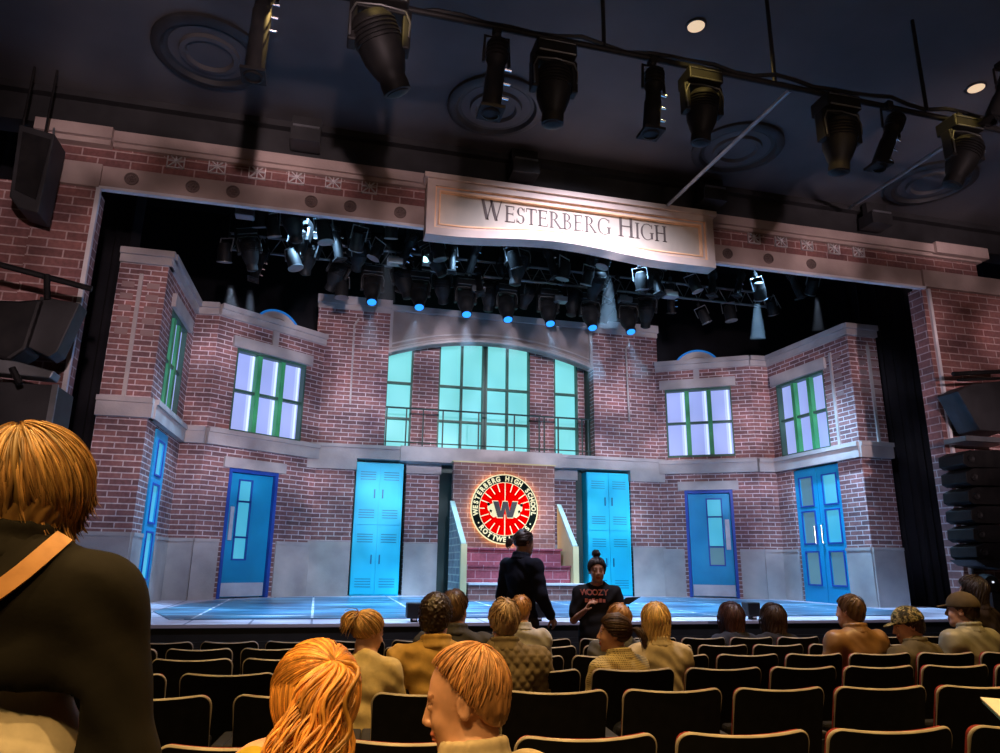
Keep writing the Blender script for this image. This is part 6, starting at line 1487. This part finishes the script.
# pink lettering on the chest, following the shirt front
def chest_text(txt, z, size, wdt):
    for k, ch in enumerate(txt):
        u = (k - (len(txt) - 1) / 2) * wdt - .03; u = -u if 0 else u
        y = .127 - u * u * .9
        M = Matrix.Translation((-u, J['ch'][1] + y, z)) @ Matrix.Rotation(PI, 4, 'Z') @ Matrix.Rotation(math.atan(-u * 1.6), 4, 'Z') @ RX
        o = text_mesh(ch, size, 'pink_print', 'letter', None or r19, Matrix.Translation(parent_loc(r19)) @ M, .004, .002)
mottle('pink_print', (.55, .16, .14), (.75, .26, .22), 20, .7)
chest_text('WOOZY', J['ch'][2] + .055, .075, .052)
for k in range(6):      # second printed line, too small to read: plain blocks
    u = (k - 2.5) * .034 - .03; mm = MB(); mm.box(Fr((-u - .013, 0), (-u + .013, 0)), 0, .026, -.018, .018 - .006 * (k % 2), 0, .004); o_ = mm.build('print_block', 'pink_print', None)
    o_.data.transform(Matrix.Translation((0, J['ch'][1] + .131 - u * u * .9, J['ch'][2] + .005))); o_.parent = r19
t = thing('clipboard', 'dark clipboard held at the hip of the person in the lettered t-shirt', 'clipboard', tuple(A_(626, 601, 7.0)))
f = Fr((t.location.x - .1, 7.0), (t.location.x + .1, 6.9)); m = MB(); m.prism(f, [(0, t.location.z - .02), (.12, t.location.z - .03), (.24, t.location.z + .045), (.10, t.location.z + .035)], -.02, .0); m.build('board', 'black_paint', t)
# programme held at the right edge and the edge of a knee
t = thing('programme_booklet', 'cream printed programme booklet with teal lower page at the right edge', 'booklet', tuple(AZ(985, 700, 1.02)))
pl = [AZ(*q, 1.03) for q in ((980, 697), (1015, 700), (1015, 722), (1000, 716))]
m = MB(); m.poly([p for p in pl][::-1]); m.poly([p - Vector((0, 0, .006)) for p in pl])
for k in range(4): a, b_ = pl[k], pl[(k + 1) % 4]; m.poly([a, b_, b_ - Vector((0, 0, .006)), a - Vector((0, 0, .006))])
m.build('cover', 'paper', t)
m = MB(); pq = [p + Vector((-.01, -.015, -.012)) for p in pl]; m.poly(pq[::-1]); m.poly([p - Vector((0, 0, .004)) for p in pq])
for k in range(4): a, b_ = pq[k], pq[(k + 1) % 4]; m.poly([a, b_, b_ - Vector((0, 0, .004)), a - Vector((0, 0, .004))])
m.build('back_page', 'paper_teal', t)
# ================================================================ light
def spot(name, loc, at, energy, color, size, blend=.5, r=.08, gobo=None, gs=(.35, .62)):
    l = bpy.data.lights.new(name, 'SPOT'); l.energy = energy; l.color = color; l.spot_size = math.radians(size); l.spot_blend = blend; l.shadow_soft_size = r
    o = bpy.data.objects.new(name, l); COL.objects.link(o); o.location = loc
    o.rotation_euler = (Vector(at) - Vector(loc)).to_track_quat('-Z', 'Y').to_euler()
    if gobo:
        l.use_nodes = True; nt = l.node_tree; e = nt.nodes['Emission']
        tc = N(nt, 'ShaderNodeTexCoord'); n = N(nt, 'ShaderNodeTexNoise'); n.inputs['Scale'].default_value = gobo; n.inputs['Detail'].default_value = 3
        nt.links.new(tc.outputs['Normal'], n.inputs['Vector'])
        r_ = ramp(nt, n.outputs['Fac'], [(gs[0], (.18, .18, .18)), (gs[1], (1.5, 1.5, 1.5))])
        nt.links.new(r_, e.inputs['Strength'])
    return o
W = bpy.data.worlds.new('w'); SC.world = W; W.use_nodes = True
W.node_tree.nodes['Background'].inputs[0].default_value = (.5, .48, .50, 1); W.node_tree.nodes['Background'].inputs[1].default_value = .03
FOH = (.88, .82, 1.0)
# front-of-house wash on the set, from just below the lighting bar
for x, tx, tz in ((.2, -.6, 3.6), (1.6, 2.2, 3.4), (3.4, 3.6, 4.4), (4.6, 4.4, 3.0), (6.0, 7.2, 3.6)):
    spot('stage_wash', (x, 5.0, 4.65), (tx, 13.0, tz + .3), 1050, FOH, 42, .7, .1, 10, (.40, .60))
spot('stage_wash', (3.2, 5.0, 4.95), (-2.2, 10.6, 3.6), 260, FOH, 34, .7, .1, 8)
spot('stage_wash', (4.2, 5.0, 4.95), (8.9, 10.8, 3.6), 480, FOH, 34, .7, .1, 8)
# wash on the portal from the balcony rail
spot('portal_wash', (.2, -1.8, 2.9), (-1.4, 8.1, 5.0), 1900, (1, .72, .74), 40, .8, .1, 9)
spot('portal_wash', (2.8, -1.8, 2.9), (3.0, 8.1, 5.9), 240, (1, .74, .70), 34, .8, .1, 9)
spot('portal_wash', (5.0, -1.8, 2.9), (8.2, 8.1, 5.0), 1900, (1, .72, .76), 40, .8, .1, 9)
spot('sign_light', (3.0, 5.2, 4.7), (2.97, 8.1, 5.75), 22, (1, .78, .62), 50, .7, .1)
# overhead cool light on the deck
for x in (-.5, 2.2, 4.6, 7.2):
    spot('deck_light', (x, 10.0, 6.9), (x + .1, 10.4, .9), 2200, (.34, .64, 1.0), 70, .6, .1, 6)
for x in (.9, 5.6): spot('back_wash', (x, 9.6, 6.2), (x, 13.3, 1.9), 200, (.35, .75, 1.0), 60, .8, .1)
spot('edge_wash', (2.9, 6.2, 6.4), (2.9, 8.9, .9), 900, (.85, .8, 1.0), 120, .8, .2)
spot('stair_light', (3.2, 10.4, 6.4), (3.3, 12.6, 1.6), 200, (1.0, .62, .70), 30, .6, .1)
for px_ in (377, 610): p_ = AY(px_, 530, 13.3); spot('locker_light', (p_.x + .3, 10.2, 6.2), (p_.x, 13.3, 2.0), 330, (.35, .85, 1.0), 26, .6, .05, 14)
for x in (0, 2.4, 4.8, 7): spot('rig_fill_light', (x, 8.7, 5.2), (x, 11.2, 7.0), 14, (.45, .8, 1.0), 110, .8, .1)  # added dim cool fill so the rig shows, not real fittings
for px, py in ((696, 25), (976, 87), (330, -40)): p_ = AZ(px, py, 6.55); spot('downlight_beam', (p_.x, p_.y, 6.5), (p_.x - .1, p_.y - .7, 4.5), 90, (1, .66, .22), 70, .5, .05)
for px, py in ((384, 18), (697, 78), (958, 122)): p_ = AY(px, py, 4.6); spot('lantern_glint', (p_.x - .4, 3.3, 6.4), tuple(p_), 300, (1, .70, .20), 14, .6, .04)  # added narrow spots that give three lanterns their yellow edge light
for x in (-3.5, 2.5, 8.0): spot('ceiling_fill_light', (x, -.5, 4.0), (x + .3, 2.5, 6.6), 60, (1, .70, .50), 120, .9, .1)  # added weak warm uplights to lift the ceiling, no fittings here
spot('near_fill_light', (-.7, -.3, 4.2), (.4, 1.9, 1.1), 230, (1, .56, .18), 40, .6, .1)  # added warm fill from the left for the nearest heads
# haze in the visible beams: real cones of thin haze, each lit by its own lantern
hz = bpy.data.materials.new('beam_haze'); hz.use_nodes = True; nt = hz.node_tree; nt.nodes.remove(nt.nodes['Principled BSDF'])
vs = nt.nodes.new('ShaderNodeVolumeScatter'); vs.inputs['Density'].default_value = .35; vs.inputs['Color'].default_value = (.9, .95, 1, 1); vs.inputs['Anisotropy'].default_value = .2
nt.links.new(vs.outputs[0], nt.nodes['Material Output'].inputs['Volume']); MATS['beam_haze'] = hz
def beam(a, b_, r0, r1, col, en, lab):
    a, b_ = Vector(a), Vector(b_); d = (b_ - a); L = d.length; d.normalize()
    m = MB(); m.lathe(a, d, [(r0, 0), (r0 + (r1 - r0) * .5, L * .5), (r1, L)], 20); o = m.build('beam_haze', 'beam_haze', None, True); tag(o, lab, 'haze', 'hazy light beams over the stage', 'stuff')
    s_ = spot('beam_light', tuple(a + d * .01), tuple(b_), en, col, math.degrees(2 * math.atan(r1 / L)), .3, .02)
for k, (px, py) in enumerate([(371, 310), (418, 315), (465, 322), (506, 327), (548, 331), (590, 335), (628, 339)]):
    p_ = AY(px, py, 11.5); beam((p_.x, 11.5, p_.z - .01), (p_.x + (.0, -.2, 0, 0, .05, 0, .1)[k], 11.2, p_.z - (.75, .8, .6, .6, .6, .9, .8)[k]), .06, .17, (.35, .65, 1), 28, 'hazy blue beam falling from moving head, %s of seven' % nth[k])
for px, py, y, L_, r1, lab in ((388, 243, 9.4, .85, .13, 'hazy pale beam below the par can near the name board'), (608, 276, 9.6, .8, .16, 'hazy pale beam below the par can under the name board end'), (757, 304, 10.3, .6, .13, 'hazy pale beam above the right facade'), (817, 297, 10.3, .6, .11, 'hazy pale beam above the right side wall'), (231, 285, 11.0, .45, .16, 'hazy pale glow above the left facade'), (250, 290, 11.2, .4, .10, 'smaller hazy pale glow above the left facade')):
    p_ = AY(px, py, y); beam((p_.x, y, p_.z), (p_.x + .03, y + .1, p_.z - L_), .05, r1, (.6, .75, 1), 24, lab)
# house lights: warm downlights over the stalls
for (x, y) in [(-1.6, .6), (.6, .3), (3.0, .6), (5.6, 1.2), (-1.2, 3.1), (1.3, 3.4), (3.8, 3.6), (6.4, 3.8)]:
    spot('house_light', (x, y, 6.5), (x, y + .0, 0), 620, (1, .60, .21), 74, .6, .12)
spot('house_light', (-2.2, -1.2, 4.8), (-.4, 2.0, 1.4), 160, (1, .66, .25), 70, .6, .12)
SC.view_settings.view_transform = 'Standard'; SC.view_settings.look = 'None'; SC.view_settings.gamma = 1; SC.view_settings.exposure = 0
SC.view_settings.use_curve_mapping = False
SC.cycles.max_bounces = 6; SC.cycles.diffuse_bounces = 3; SC.cycles.glossy_bounces = 3; SC.cycles.volume_bounces = 0
SC.cycles.sample_clamp_indirect = 4; SC.cycles.sample_clamp_direct = 0
SC.cycles.use_denoising = True
try: SC.cycles.denoiser = 'OPENIMAGEDENOISE'
except Exception: pass
